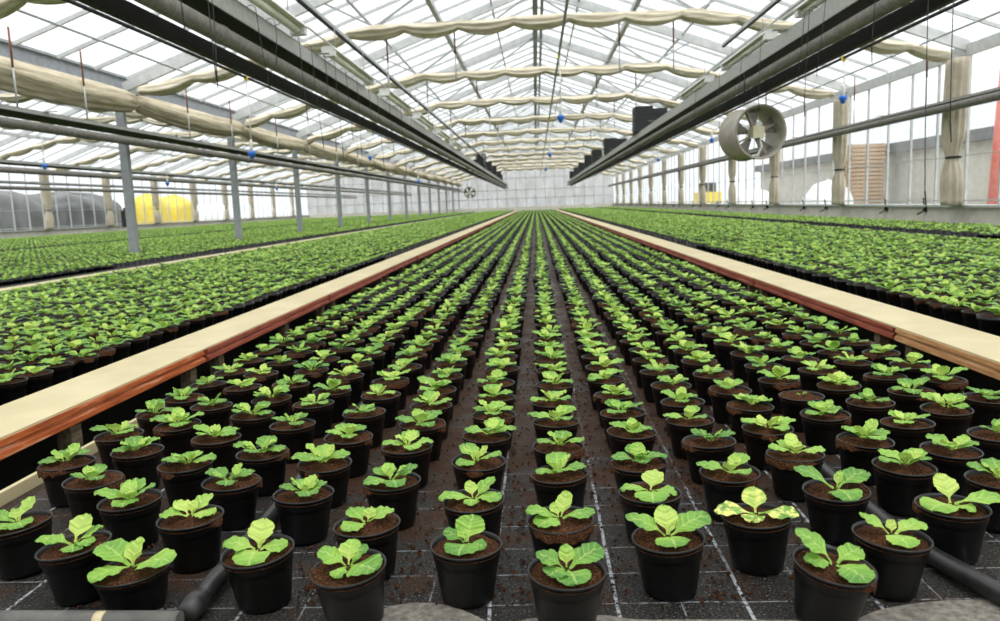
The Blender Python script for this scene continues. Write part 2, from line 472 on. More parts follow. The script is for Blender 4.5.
# ------------------------------------------------------------------ outer walls
def side_wall(nm, x, s, first_window):
    """s: +1 = outside lies at +x"""
    g = MB(); g.box(min(x, x + s * .16), max(x, x + s * .16), Y0, Y1, -.5, .33)
    w = struct(nm, g, M['concrete'])
    r = MB(); r.prism([(x - s * .07, .33), (x + s * .16, .33), (x + s * .16, .36), (x - s * .07, .36)] if s > 0 else [(x + .07, .36), (x - .16, .36), (x - .16, .33), (x + .07, .33)], Y0, Y1)
    r.bar((x, Y0, EAVE - .12), (x, Y1, EAVE - .12), .08, .14); r.bar((x, Y0, .42), (x, Y1, .42), .03, .02)
    r.bar((x + s * .02, Y0, 1.0), (x + s * .02, Y1, 1.0), .008, .01)
    r.build('sill_rail', M['light_metal'], w)
    ys = [Y0] + [y for y in TR] + [Y1]
    for k in range(len(ys) - 1):
        a, b = ys[k], ys[k + 1]
        if b - a < .3: continue
        p = MB(); p.add([(x + s * .05, a, .36), (x + s * .05, b, .36), (x + s * .05, b, EAVE - .1), (x + s * .05, a, EAVE - .1)], [(0, 1, 2, 3)])
        o = struct(f'window_{first_window + k}', p, M['wall_glass'])
        q = MB(); m = max(1, round((b - a) / .77))
        for j in range(m):
            yy = a + (b - a) * j / m
            q.bar((x + s * .03, yy, .36), (x + s * .03, yy, EAVE - .15), .03, .03, up=(0, 1, 0))
        q.build('window_frame', M['alu_bar'], o)
    return w
side_wall('wall_right', XW, 1, 1)
side_wall('wall_left', XL2, -1, 30)
def gathered_mesh(seed):
    g = MB(); n = 26; m = 36; vs = []; fs = []
    for i in range(n + 1):
        t = i / n; z = .36 + t * 1.86
        pinch = 1 - .42 * math.exp(-((z - .98) / .16) ** 2) * (1 if True else 0) - .10 * math.exp(-((z - .4) / .2) ** 2)
        for j in range(m):
            a = 2 * PI * j / m
            k = 1 + .13 * math.sin(9 * a + seed + .6 * t) + .06 * math.sin(4 * a + seed * 2)
            vs.append((math.cos(a) * .095 * pinch * k, math.sin(a) * .20 * pinch * k + .03 * math.sin(t * 4 + seed), z))
    for i in range(n):
        for j in range(m): fs.append((i * m + j, i * m + (j + 1) % m, (i + 1) * m + (j + 1) % m, (i + 1) * m + j))
    fs.append(tuple(range(m))[::-1]); fs.append(tuple(n * m + j for j in range(m)))
    g.add(vs, fs, 0, True)
    return g.mesh('cloth', M['curtain_white'])
gm = [gathered_mesh(s) for s in range(3)]
tie = MB(); tie.lathe([(.075, -.015), (.085, 0), (.075, .015)], 20, c=(0, 0, .98)); tie.add([], [])
tmesh = tie.mesh('tie_cord', M['dark_steel'])
for v in tmesh.vertices: v.co.y *= 1.6
def gathered(x, y, i, lb, grp):
    t = thing('gathered_curtain', lb, 'curtain', (x, y, 0), 0, grp)
    link('cloth', gm[i % 3], t); link('tie_cord', tmesh, t)
for i, y in enumerate(tr_y[1:]):
    gathered(XW - .14, y, i, f'pale curtain gathered and tied at the wall of the right-hand windows, {nth(i + 1)} from the camera', 'gathered curtains along the right wall')
for i, y in enumerate(tr_y[5:]):
    gathered(XL2 + .14, y, i, f'pale curtain gathered between the windows of the far left wall, {nth(i + 1)} from the camera', 'gathered curtains along the left wall')
# window levers on the curb
lv = MB(); lv.bar((0, 0, .28), (-.05, -.05, .46), .015, .02); lv.bar((0, 0, .28), (-.06, .10, .22), .015, .015); lv.box(-.02, .01, -.03, .03, .26, .31)
lmesh = lv.mesh('window_lever', M['dark_steel'])
k = 0
for y in TR[2:]:
    for d in (.95, 2.2):
        k += 1
        tag(link('window_lever', lmesh, None, (XW - .02, y + d, 0)), f'small dark window lever on the right-hand concrete curb, {nth(k)} from the camera', 'lever', 'window levers on the curb')
# far gable wall
g = MB(); g.box(XL2, XW, Y1, Y1 + .15, -.5, .36)
wf = struct('wall_far', g, M['concrete'])
def gable(nm, xa, xb, xr):
    p = MB(); p.add([(xa, Y1 + .05, .36), (xb, Y1 + .05, .36), (xb, Y1 + .05, EAVE), (xr, Y1 + .05, RIDGE), (xa, Y1 + .05, EAVE)], [(0, 1, 2, 3, 4)])
    o = struct(nm, p, M['milky'])
    q = MB(); n = 16
    for k in range(n + 1):
        x = xa + (xb - xa) * k / n
        zt = EAVE + (RIDGE - EAVE) * (1 - abs(x - xr) / ((xb - xa) / 2))
        q.bar((x, Y1, .36), (x, Y1, max(zt, EAVE)), .045, .05, up=(0, 1, 0))
    for z in (.98, 1.6, EAVE): q.bar((xa, Y1, z), (xb, Y1, z), .05, .06)
    q.build('window_frame', M['alu_bar'], o)
nw = MB(); nw.box(XL2, XW, Y0 - .15, Y0, -.5, .9); struct('wall_near_added', nw, M['concrete'])  # unseen end wall behind the camera, added to cut frontal sky light
nw = MB(); nw.add([(XL2, Y0 - .05, .9), (XW, Y0 - .05, .9), (XW, Y0 - .05, EAVE), (RX, Y0 - .05, RIDGE), (-XW, Y0 - .05, EAVE), (-11.17, Y0 - .05, RIDGE), (XL2, Y0 - .05, EAVE)], [(0, 1, 2, 3, 4, 5, 6)]); struct('window_62', nw, M['milky'])  # milky glazing above that wall, added to dim light from behind
gable('window_60', -XW, XW, RX); gable('window_61', XL2, -XW, -11.17)

# ------------------------------------------------------------------ beds
def bed(lb, x0, x1, z, y0, y1, top, name='growing_bed'):
    t = thing(name, lb, 'growing bed', ((x0 + x1) / 2, y0, z))
    w = (x1 - x0) / 2
    MB().box(-w, w, 0, y1 - y0, -.30, -.004).build('bed_base', M['dark_steel'], t)
    n = 1
    MB().box(-w, w, 0, y1 - y0, -.004, 0).build('ground_cover', top, t)
    return t
cb = bed('wide centre bed covered in black woven fabric with a white grid', -1.165, 1.165, 0, 1.0, 56.4, M['weed'])
for s in (-1, 1):
    MB().box(-.006, .006, 0, 55, -.03, .028).build('edge_strip', M['cream_board'], cb, (s * 1.172, .02, 0))
bed('side bed beyond the left board, packed with pots up to the cream strip', -3.78, -1.50, Z_SIDE, .4, 56.4, M['dark_ground'])
bed('side bed beyond the right board, packed with pots up to the dark gap', 1.54, 3.92, Z_SIDE, .4, 56.4, M['dark_ground'])
bed('narrow bed along the concrete curb of the right wall', 4.32, 5.5, Z_SIDE, .4, 56.4, M['dark_ground'])
bed('bed of seedlings in which the grey steel posts stand', -8.85, -4.35, Z_SIDE, .4, 56.4, M['dark_ground'])
bed('farthest bed of seedlings along the left outer wall', -16.5, -9.25, Z_SIDE, .4, 56.4, M['dark_ground'])
# cream strip between the two left beds
t = thing('edging_board', 'narrow cream board between the two beds on the left', 'board', (-3.87, .4, 0))
MB().box(-.075, .075, 0, 56, .10, .13).build('top_board', M['cream_board'], t)
MB().box(-.07, .07, 0, 56, -.4, .10).build('support', M['dark_steel'], t)
# thin black hose lines in the gaps
for x, z, lb in ((4.12, .1, 'black irrigation hose in the gap beside the narrow right bed'), (-9.05, .12, 'black irrigation hose in the gap between the two far left beds'), (-4.15, .1, 'black irrigation hose beside the narrow cream board')):
    tag(MB().tube([(x, .5, z), (x, 28, z), (x, 56, z)], .02, 8).build('irrigation_hose', M['black_rubber']), lb, 'hose')

# boards along the two edges of the centre bed
def board_run(side, joints, mats):
    s = -1 if side == 'left' else 1
    xe = X_BOARD_L if s < 0 else X_BOARD_R
    for k in range(len(joints) - 1):
        a, b = joints[k], joints[k + 1]
        lb = f'cream-topped board along the {side} edge of the centre bed, {nth(k + 1)} length from the camera'
        if k == 0: lb = f'cream-topped board with {"rusty orange" if s < 0 else "bare tan wooden"} side, nearest length beside the centre bed on the {side}'
        t = thing('edging_board', lb, 'board', (xe, a, 0), 0, f'boards along the {side} edge of the centre bed')
        L = b - a
        w = .222
        off = random.uniform(-.008, .008) if k else 0
        MB().prism([(0, Z_BOARD - .006), (s * w, Z_BOARD - .006), (s * w, Z_BOARD), (0, Z_BOARD)], .0, L - .0).build('top_board', M['cream_board'], t)
        # moulded front: upper lip, recess, lower roll
        pr = [(-s * .004, Z_BOARD - .006), (-s * .006, Z_BOARD - .020), (s * .004, Z_BOARD - .024), (s * .002, Z_BOARD - .030), (-s * .006, Z_BOARD - .036), (-s * .008, Z_BOARD - .048), (s * .002, Z_BOARD - .054), (s * .03, Z_BOARD - .05), (s * .03, Z_BOARD - .006)]
        pr = [(x + off * s, z) for x, z in pr]
        MB().prism(pr, .006, L - .02).build('front_face', mats[min(k, len(mats) - 1)], t)
        MB().box(min(s * .18, s * .22), max(s * .18, s * .22), 0, L, -.4, Z_BOARD - .008).build('back_face', M['dark_steel'], t)
        for yy in (.14, L * .55, L - .12):
            MB().box(min(s * .01, s * .05), max(s * .01, s * .05), yy, yy + .05, -.4, Z_BOARD - .052).build('support_post', M['grey_wood'], t)
jl = [.95, 2.87] + [2.87 + 1.78 * k for k in range(1, 31)]
jr = [.95, 2.90, 4.76] + [4.76 + 1.86 * k for k in range(1, 29)]
board_run('left', [y for y in jl if y < 57], [M['rust_board'], M['red_board']])
board_run('right', [y for y in jr if y < 57], [M['tan_board'], M['red_board']])

# ------------------------------------------------------------------ pots and seedlings
POT_H = .085
def pot_mesh(n=40):
    g = MB()
    g.lathe([(.0, .004), (.037, .004), (.039, .0), (.0405, .004), (.0415, .010), (.0500, .0665), (.0516, .068), (.0520, .0795), (.0545, .0815), (.0558, .0835), (.0552, .0855), (.0535, .0855), (.0515, .082), (.0495, .060), (.0, .058)], n)
    return g.mesh('pot', M['pot'])
POT = pot_mesh()
def soil_mesh(seed, spill):
    rnd = random.Random(seed); g = MB(); nr, n = 9, 44; vs = []; fs = []
    arcs = [(rnd.uniform(0, 2 * PI), rnd.uniform(.25, .9)) for _ in range(spill)]
    from mathutils import noise as N
    for i in range(nr + 1):
        for j in range(n):
            a = 2 * PI * j / n; t = i / nr
            ov = 0
            for c, w in arcs:
                d = abs((a - c + PI) % (2 * PI) - PI)
                ov = max(ov, max(0, 1 - d / w))
            ov = min(1, ov * 1.8)
            r = .0535 * t
            nz = N.noise(Vector((r * math.cos(a) * 60 + seed * 9, r * math.sin(a) * 60, seed))) * .0050 + N.noise(Vector((r * math.cos(a) * 170 + seed, r * math.sin(a) * 170, seed * 3))) * .0044
            z = .0785 + .004 * (1 - t * t) + nz
            if ov > 0 and t > .55: z += .006 * ov * min(1, (t - .55) * 4)
            if i == nr:
                r = .0525 + ov * (.0055 + .003 * N.noise(Vector((a * 7, seed, 2)))); z = (.0775 if ov < .15 else .0835 + nz)
            vs.append((r * math.cos(a), r * math.sin(a), z))
    for i in range(nr):
        for j in range(n): fs.append((i * n + j, i * n + (j + 1) % n, (i + 1) * n + (j + 1) % n, (i + 1) * n + j))
    # drip skirt where peat hangs over the rim
    base = len(vs)
    for j in range(n):
        a = 2 * PI * j / n; ov = 0
        for c, w in arcs:
            d = abs((a - c + PI) % (2 * PI) - PI); ov = max(ov, max(0, 1 - d / w))
        ov = min(1, ov * 1.8)
        jag = max(0, .5 + N.noise(Vector((a * 11, seed * 5, 7)))) 
        r = .0530 + ov * .0045; z = .0770 - ov * .013 * jag * (1 + N.noise(Vector((a * 31, seed, 1))))
        vs.append((r * math.cos(a), r * math.sin(a), z))
    for j in range(n): fs.append((nr * n + j, nr * n + (j + 1) % n, base + (j + 1) % n, base + j))
    g.add(vs, fs, 0, True); return g.mesh('soil', M['soil'])
SOILS = [soil_mesh(s, sp) for s, sp in enumerate((0, 1, 1, 2, 2, 3, 0, 1))]

def leaf_arrays(az, L, W, el, nu, nv, curl=1.0, fold=.18, crinkle=.0016, ph=0., r0=.004, z0=.087, serr=.04):
    """one obovate leaf: (verts (nu*nv,3), quads, uv per vert)"""
    t = np.linspace(0, 1, nu)
    e = math.radians(el) - curl * .72 * t ** 1.8
    ds = L / (nu - 1)
    rr = r0 + np.concatenate([[0], np.cumsum(np.cos((e[1:] + e[:-1]) / 2) * ds)])
    zz = z0 + np.concatenate([[0], np.cumsum(np.sin((e[1:] + e[:-1]) / 2) * ds)])
    x = np.clip((t - .14) / .34, 0, 1); up = x * x * (3 - 2 * x)
    tip = np.sqrt(np.clip(1 - (np.clip(t - .55, 0, 1) / .453) ** 2.2, 0, 1))
    w = W / 2 * np.clip(.10 + .90 * up, .0, 1) * tip
    if serr: w = w * (1 + serr * np.sin(t * 46 + ph) * (t > .35))
    s = np.linspace(-1, 1, nv)
    S, T = np.meshgrid(s, t)
    Wd = w[:, None]
    lift = fold * np.abs(S) * Wd * (1 - .5 * T)
    lift = lift - .30 * fold * (S ** 4) * Wd * 2 * T
    cr = crinkle * np.sin(T * 26 - np.abs(S) * 5 + ph) * np.clip(T * 2 - .3, 0, 1) * (1 - .2 * np.abs(S)) + crinkle * 1.2 * np.sin(T * 9 + S * 4 + ph * 2) * np.abs(S)
    nx, nz = -np.sin(e)[:, None], np.cos(e)[:, None]
    R = rr[:, None] + nx * (lift + cr); Z = zz[:, None] + nz * (lift + cr)
    Yl = S * Wd
    a = math.radians(az)
    X = R * math.cos(a) - Yl * math.sin(a); Y = R * math.sin(a) + Yl * math.cos(a)
    V = np.stack([X, Y, Z], -1).reshape(-1, 3)
    i, j = np.meshgrid(np.arange(nu - 1), np.arange(nv - 1), indexing='ij')
    b = (i * nv + j).ravel()
    Q = np.stack([b, b + nv, b + nv + 1, b + 1], -1)
    UV = np.stack([(S + 1) / 2, T], -1).reshape(-1, 2)
    return V, Q, UV

def np_mesh(name, V, Q, mats, mi=None, UV=None, smooth=True):
    me = bpy.data.meshes.new(name)
    me.vertices.add(len(V)); me.vertices.foreach_set('co', np.ascontiguousarray(V, np.float32).ravel())
    me.loops.add(Q.size); me.loops.foreach_set('vertex_index', np.ascontiguousarray(Q, np.int32).ravel())
    me.polygons.add(len(Q)); me.polygons.foreach_set('loop_start', np.arange(0, Q.size, 4, dtype=np.int32))
    for m in mats: me.materials.append(m)
    if mi is not None: me.polygons.foreach_set('material_index', np.ascontiguousarray(mi, np.int32))
    me.polygons.foreach_set('use_smooth', np.full(len(Q), smooth, bool))
    if UV is not None:
        l = me.uv_layers.new(name='leaf'); l.data.foreach_set('uv', np.ascontiguousarray(UV[Q.ravel()], np.float32).ravel())
    me.update(calc_edges=True); me.validate(); return me

def leaf_list(rnd, size=1.0):
    a0 = rnd.uniform(0, 360); out = []
    n = rnd.choice((3, 4, 4))
    for k in range(n):
        out.append((a0 + k * 360 / n + rnd.uniform(-22, 22), rnd.uniform(.046, .062) * size, rnd.uniform(.037, .047) * size, rnd.uniform(20, 42)))
    for k in range(rnd.choice((2, 2, 3))):
        out.append((a0 + 50 + k * 150 + rnd.uniform(-40, 40), rnd.uniform(.030, .044) * size, rnd.uniform(.024, .034) * size, rnd.uniform(50, 70)))
    out.append((rnd.uniform(0, 360), .022 * size, .012 * size, 80))
    return out
def foliage_arrays(lst, nu, nv, seed, **kw):
    Vs, Qs, Us, b = [], [], [], 0
    rnd = random.Random(seed)
    for az, L, W, el in lst:
        V, Q, U = leaf_arrays(az, L, W, el, nu, nv, curl=rnd.uniform(.75, 1.25), ph=rnd.uniform(0, 6), fold=rnd.uniform(.03, .18), **kw)
        U = U.copy(); U[:, 1] = U[:, 1] * .999 + (2.0 if el > 48 else 0.0)
        Vs.append(V); Qs.append(Q + b); Us.append(U); b += len(V)
    return np.concatenate(Vs), np.concatenate(Qs), np.concatenate(Us)
def foliage_mesh(lst, seed, mat='leaf'):
    V, Q, U = foliage_arrays(lst, 17, 11, seed)
    st = MB(); st.tube([(0, 0, .076), (0, 0, .086)], .0035, 8)
    me = np_mesh('foliage', V, Q, [M[mat]], None, U)
    return me
FOL = [foliage_mesh(leaf_list(random.Random(100 + s)), s) for s in range(18)]
SPROUT = foliage_mesh([(30, .014, .010, 30), (200, .012, .009, 35)], 5)

# hand-posed leaves of the pots nearest the camera: (row, index in row) -> leaf directions as in the photograph (0 = right, 90 = away)
CUSTOM = {
 (4, 0): [(160, .066, .044, 42), (70, .052, .026, 74), (105, .046, .022, 62), (-12, .072, .054, 22), (-132, .058, .042, 14)],
 (3, 0): [(75, .056, .040, 62), (185, .055, .030, 28), (195, .036, .025, 34), (30, .044, .027, 30), (-60, .038, .030, 14), (-22, .040, .026, 18)],
 (2, 0): [(175, .052, .030, 30), (60, .054, .034, 56), (-110, .040, .036, 14), (-45, .042, .034, 16), (120, .030, .02, 60)],
 (4, 1): [(200, .046, .032, 26), (150, .044, .028, 52), (52, .048, .032, 46), (-10, .044, .032, 18), (80, .03, .02, 70)],
 (5, 0): [(80, .054, .040, 66), (180, .050, .036, 28), (-85, .046, .046, 10), (5, .042, .036, 14), (-140, .032, .022, 10), (60, .034, .02, 60)],
 (6, 1): [(150, .038, .030, 42), (25, .046, .036, 32), (-130, .042, .036, 14), (70, .03, .022, 66)],
 (6, 0): [(165, .046, .034, 40), (-30, .050, .050, 16), (85, .046, .030, 54), (35, .036, .025, 46), (-110, .030, .022, 10)],
 (7, 1): [(187, .058, .032, 20), (110, .038, .020, 66), (35, .050, .028, 44), (-15, .048, .036, 16), (-95, .03, .022, 10)],
 (7, 0): [(70, .050, .044, 66), (160, .036, .030, 34), (-100, .042, .042, 10), (-35, .032, .026, 10), (120, .03, .018, 60)],
 (8, 0): [(170, .044, .034, 38), (-130, .036, .034, 20), (90, .038, .020, 78), (25, .056, .042, 32), (-75, .042, .042, 8)],
 (8, 1): [(180, .054, .032, 28), (-135, .046, .040, 14), (62, .052, .026, 64), (-8, .054, .032, 20), (120, .03, .02, 60)],
 (9, 0): [(170, .066, .042, 38), (90, .054, .032, 72), (12, .068, .052, 32), (-85, .042, .042, 8), (60, .03, .016, 64)],
 (9, 1): [(175, .048, .030, 18), (65, .050, .036, 58), (-92, .052, .048, 10), (-20, .044, .032, 14)],
 (10, 0): [(175, .062, .044, 20), (85, .050, .034, 66), (-28, .062, .042, 16), (-115, .036, .03, 10)],
 (11, 0): [(150, .062, .042, 42), (190, .040, .030, 10), (-60, .050, .048, 10), (22, .042, .032, 38)],
 (12, 0): [(155, .048, .030, 36), (15, .054, .032, 28), (-85, .042, .038, 10), (80, .024, .014, 70)],
 (13, 1): [(100, .060, .036, 68), (-150, .052, .048, 12), (-12, .074, .042, 22), (-60, .034, .024, 10)],
 (12, 1): [(158, .072, .042, 36), (15, .062, .044, 36), (-85, .052, .044, 12), (55, .040, .014, 54)],
}
# centre bed: rows as measured; first pots then a steady pitch
ROWS = [
 (-1.020, [1.566, 1.770, 1.960]), (-.902, [1.456, 1.640, 1.846, 2.027, 2.238]), (-.755, [1.243, 0, 0]), (-.750, []),
]
R_ = {
 1: (-1.025, [1.566, 1.770, 1.960]),
 2: (-.90, [1.243, 1.456, 1.640, 1.846, 2.027, 2.238]),
 3: (-.755, [1.151, 1.342, 1.543, 1.726, 1.916, 2.090, 2.270]),
 4: (-.610, [1.106, 1.256, 1.427, 1.605, 1.821, 2.021, 2.168]),
 5: (-.446, [1.121, 1.356, 1.528, 1.708, 1.917]),
 6: (-.290, [1.062, 1.210, 1.413, 1.623, 1.802, 1.968]),
 7: (-.127, [1.127, 1.310, 1.519, 1.691, 1.865, 2.036, 2.211, 2.403]),
 8: (.029, [1.040, 1.219, 1.433, 1.606, 1.790]),
 9: (.192, [1.141, 1.326, 1.491, 1.695, 1.853]),
 10: (.349, [1.217, 1.424, 1.615, 1.778, 1.943]),
 11: (.388, [1.050]),
 12: (.505, [1.134, 1.323, 1.519, 1.699, 1.889]),
 13: (.664, [1.242, 1.438, 1.598, 1.800]),
 14: (.800, [1.355, 1.523, 1.712, 1.896]),
 15: (.945, [1.618, 1.818]),
 16: (1.085, [1.907, 2.111, 2.303]),
}
pots = []           # (x, y, z, tag) ; tag = ('c', row, index) | ('l', ..) ...
for r in sorted(R_):
    x, ys = R_[r]; ys = list(ys); rnd = random.Random(r * 31)
    if r == 11:                                   # the one pot standing out of line
        pots.append((x, ys[0], 0, ('c', 11, 0))); continue
    while ys[-1] < 56: ys.append(ys[-1] + .180 + rnd.uniform(-.014, .014))
    for k, y in enumerate(ys):
        xx = x + (rnd.uniform(-.009, .009))
        if r in (3, 2) and y > 3: xx = x
        pots.append((xx, y, 0, ('c', r, k)))
def side_rows(code, x0, x1, y0, step, seed, z=Z_SIDE):
    rnd = random.Random(seed); n = int((x1 - x0) / step); out = []
    for i in range(n + 1):
        x = x0 + step * i if code != 'l' else x1 - step * i
        ph = (i % 2) * .5 * step
        y = y0 + ph; k = 0
        while y < 56:
            st = step if y < 20 else step * 1.25
            if code == 'm' and abs(x + XW) < .14 and min(abs(y - q) for q in TR) < .16: y += st; continue
            out.append((x + rnd.uniform(-.010, .010), y + rnd.uniform(-.012, .012), z, (code, i, k))); y += st; k += 1
    return out
side = []
side += side_rows('l', -3.70, -1.60, 1.2, .126, 1)
side += side_rows('r', 1.65, 3.84, 1.6, .126, 2)
side += side_rows('k', 4.40, 5.40, 4.0, .128, 3)
side += side_rows('m', -8.78, -4.43, 4.0, .135, 4)
side += side_rows('n', -16.3, -9.35, 9.0, .150, 5)
allp = pots + side
A = np.array([(p[0], p[1], p[2] + .09) for p in allp])
u, v, d = project(A)
inside = (d > .05) & (u > -12) & (u < 1012) & (v > -5) & (v < 640)
wide = (d > .05) & (u > -420) & (u < 1420)
dist = np.linalg.norm(A - np.array([0, 0, CH]), axis=1)
order = [i for i in np.argsort(dist) if inside[i] and not (allp[i][3][0] in 'lr' and (u[i] < 6 or u[i] > 994))]
chosen = set(order[:300])

rank = {}
cnt = {}
for i in sorted(chosen, key=lambda i: allp[i][1]):
    c, r, k = allp[i][3]
    cnt[(c, r)] = cnt.get((c, r), 0) + 1; rank[i] = cnt[(c, r)]
row_no = {}
for c in 'clr':
    rr = sorted({allp[i][3][1] for i in chosen if allp[i][3][0] == c})
    if c == 'c': rr = [r for r in rr if r != 11]
    for q, r in enumerate(rr): row_no[(c, r)] = q + 1
# hand-posed plants are keyed by (row, index in the photograph's front pots)
FRONT = {}
KEY = {(4, 0): (4, 0), (3, 0): (3, 0), (2, 0): (2, 0), (4, 1): (4, 1), (5, 0): (5, 0), (6, 1): (6, 1), (6, 0): (6, 0), (7, 1): (7, 1), (7, 0): (7, 0),
       (8, 0): (8, 0), (8, 1): (8, 1), (9, 0): (9, 0), (9, 1): (9, 1), (10, 0): (10, 0), (11, 0): (11, 0), (12, 0): (12, 0), (13, 0): (13, 1), (12, 1): (12, 1)}
FRONT_LABEL = {
 (10, 0): 'variegated yellow-and-green seedling in a black pot near the front of the centre bed',
 (11, 0): 'seedling in a tilted black pot standing out of line at the very front',
 (4, 0): 'large-leaved seedling in black pot at the front, by the grey cross pipe',
 (12, 0): 'small three-leaved seedling in black pot behind the pot standing out of line',
}
BED = {'c': 'seedlings in pots on the centre bed', 'l': 'seedlings in pots on the left side bed', 'r': 'seedlings in pots on the right side bed'}
BED.update({c: 'seedlings in pots on the outer beds' for c in 'kmn'})
TILT = {(11, 0): (math.radians(4), math.radians(7)), (6, 0): (math.radians(3), math.radians(-4)), (4, 0): (math.radians(4), math.radians(-2)), (12, 0): (0, math.radians(4)), (2, 0): (0, math.radians(-5)), (3, 0): (0, math.radians(-5)), (5, 0): (math.radians(2), math.radians(-3))}
for i in sorted(chosen, key=lambda i: dist[i]):
    x, y, z, (c, r, k) = allp[i]
    i = int(i); rnd = random.Random(i * 7 + 3)
    n = rank[i]
    key = (r, k) if c == 'c' else None
    bare = c == 'c' and r == 13 and k == 4
    if key in FRONT_LABEL: lb = FRONT_LABEL[key]
    elif c == 'c':
        lb = f'seedling in black pot, {nth(n)} from the front in {nth(row_no[(c, r)])} row from left board'
        if bare: lb = f'black pot of nearly bare soil, {nth(n)} from front in {nth(row_no[(c, r)])} row from left board'
    else:
        lb = f'seedling in black pot on the {"left" if c == "l" else "right"} side bed, {nth(n)} in the {nth(row_no[(c, r)])} row beyond the board'
        lb = lb.replace(' on the left side bed,', ' on left side bed,').replace(' on the right side bed,', ' on right side bed,')
    t = thing('potted_seedling', lb, 'potted plant', (x, y, z + (.001 if c != 'c' else .0018)), 0, BED[c])
    if key in TILT: t.rotation_euler = (TILT[key][0], TILT[key][1], 0)
    elif c == 'c': t.rotation_euler = (rnd.uniform(-.03, .03), rnd.uniform(-.035, .035), 0)
    p = link('pot', POT, t)
    s = link('soil', SOILS[(3 if key in ((6, 0), (6, 1)) else 4 if key == (11, 0) else 0 if key in ((12, 0), (10, 0)) else rnd.randrange(8))], t)
    s.rotation_euler = (0, 0, rnd.uniform(0, 6.28))
    if key == (6, 0): s.rotation_euler = (0, 0, 1.0)
    if key == (4, 0):                             # a shallower pot than the rest
        t.location = (-.640, 1.112, .0005); t.rotation_euler = (0, math.radians(-3), 0)
        p.scale = (1.04, 1.04, .74); s.scale = (1.04, 1.04, .74)
    if key in KEY and KEY[key] in CUSTOM:
        f = link('foliage', foliage_mesh([(a_, L_ * (.86 if e_ > 48 else 1.02), W_ * (1.12 if e_ > 48 else 1.24), max(e_, 14) + 2) for a_, L_, W_, e_ in CUSTOM[KEY[key]]], i, 'leaf_variegated' if key == (10, 0) else 'leaf'), t)
    elif bare:
        f = link('foliage', SPROUT, t)
    else:
        f = link('foliage', FOL[rnd.randrange(len(FOL))], t)
        sc = rnd.uniform(.86, 1.14); f.rotation_euler = (0, 0, rnd.uniform(0, 6.28))
        f.scale = (sc, sc, sc); f.location = (rnd.uniform(-.006, .006), rnd.uniform(-.006, .006), .080 * (1 - sc))
    if key == (4, 0): f.location = (0, 0, -.021)
    if key == (4, 0): f['label'] = 'large toothed leaves, one held well out over the rim'
    if key == (10, 0): f['label'] = 'yellow-blotched variegated leaves'
    if bare: f['label'] = 'tiny pair of seed leaves'

# every other pot: one mass
def lod_variant(seed, level):
    rnd = random.Random(500 + seed)
    lst = leaf_list(rnd, .98)
    if level == 1: nu, nv, n = 6, 5, 14
    elif level == 2: nu, nv, n = 4, 3, 8
    else: nu, nv, n = 3, 3, 6; lst = lst[:5]
    V, Q, U = foliage_arrays(lst, nu, nv, seed, serr=0, crinkle=.0012 if level == 1 else 0)
    mi = np.zeros(len(Q), int)
    a = np.arange(n) * 2 * PI / n
    ring = lambda r, z: np.stack([r * np.cos(a), r * np.sin(a), np.full(n, z)], -1)
    rings = [ring(.040, .0), ring(.0505, .068), ring(.0555, .070), ring(.0555, .0855), ring(.052, .079)] if level == 1 else [ring(.040, .0), ring(.0555, .0855), ring(.052, .079)]
    PV = np.concatenate(rings + [np.array([[0, 0, .084]])]); b = len(V)
    PQ = []; pm = []
    for i in range(len(rings) - 1):
        for j in range(n): PQ.append((b + i * n + j, b + i * n + (j + 1) % n, b + (i + 1) * n + (j + 1) % n, b + (i + 1) * n + j)); pm.append(1)
    o = (len(rings) - 1) * n
    for j in range(0, n, 2): PQ.append((b + len(PV) - 1, b + o + j, b + o + (j + 1) % n, b + o + (j + 2) % n)); pm.append(2)
    V = np.concatenate([V, PV]); Q = np.concatenate([Q, np.array(PQ)]); mi = np.concatenate([mi, pm]); U = np.concatenate([U, np.zeros((len(PV), 2))])
    return V, Q, mi, U
LV = {1: [lod_variant(s, 1) for s in range(10)], 2: [lod_variant(s, 2) for s in range(8)], 3: [lod_variant(s, 3) for s in range(8)]}
BV, BQ, BM, BU, base = [], [], [], [], 0
rest = {}
for i, p in enumerate(allp):
    if i in chosen or not wide[i] or p[1] < 1.0: continue
    y = p[1]; lv = 1 if y < 8 else 2 if y < 20 else 3
    rest.setdefault((lv, int(RNG.integers(len(LV[lv])))), []).append(i)
for (lv, vi), ids in sorted(rest.items()):
    V, Q, mi, U = LV[lv][vi]; n = len(ids); ids = np.array(ids)
    P = np.array([allp[i][:3] for i in ids]); th = RNG.uniform(0, 2 * PI, n); sc = RNG.uniform(.80, 1.15, n)
    if lv == 3: sc *= 1.12
    c, s = np.cos(th)[:, None] * sc[:, None], np.sin(th)[:, None] * sc[:, None]
    W = np.stack([V[None, :, 0] * c - V[None, :, 1] * s + P[:, 0:1], V[None, :, 0] * s + V[None, :, 1] * c + P[:, 1:2], V[None, :, 2] * (sc ** .5)[:, None] + P[:, 2:3]], -1)
    BV.append(W.reshape(-1, 3)); BQ.append((Q[None] + (base + np.arange(n) * len(V))[:, None, None]).reshape(-1, 4))
    BM.append(np.tile(mi, n)); BU.append(np.tile(U, (n, 1))); base += n * len(V)
me = np_mesh('seedling_crop', np.concatenate(BV), np.concatenate(BQ), [M['leaf'], M['pot'], M['soil']], np.concatenate(BM), np.concatenate(BU))
crop = link('seedling_crop', me, None, (0, 0, .0015))
tag(crop, 'thousands of further green seedlings in black pots receding down all the beds', 'potted plants', kind='stuff')

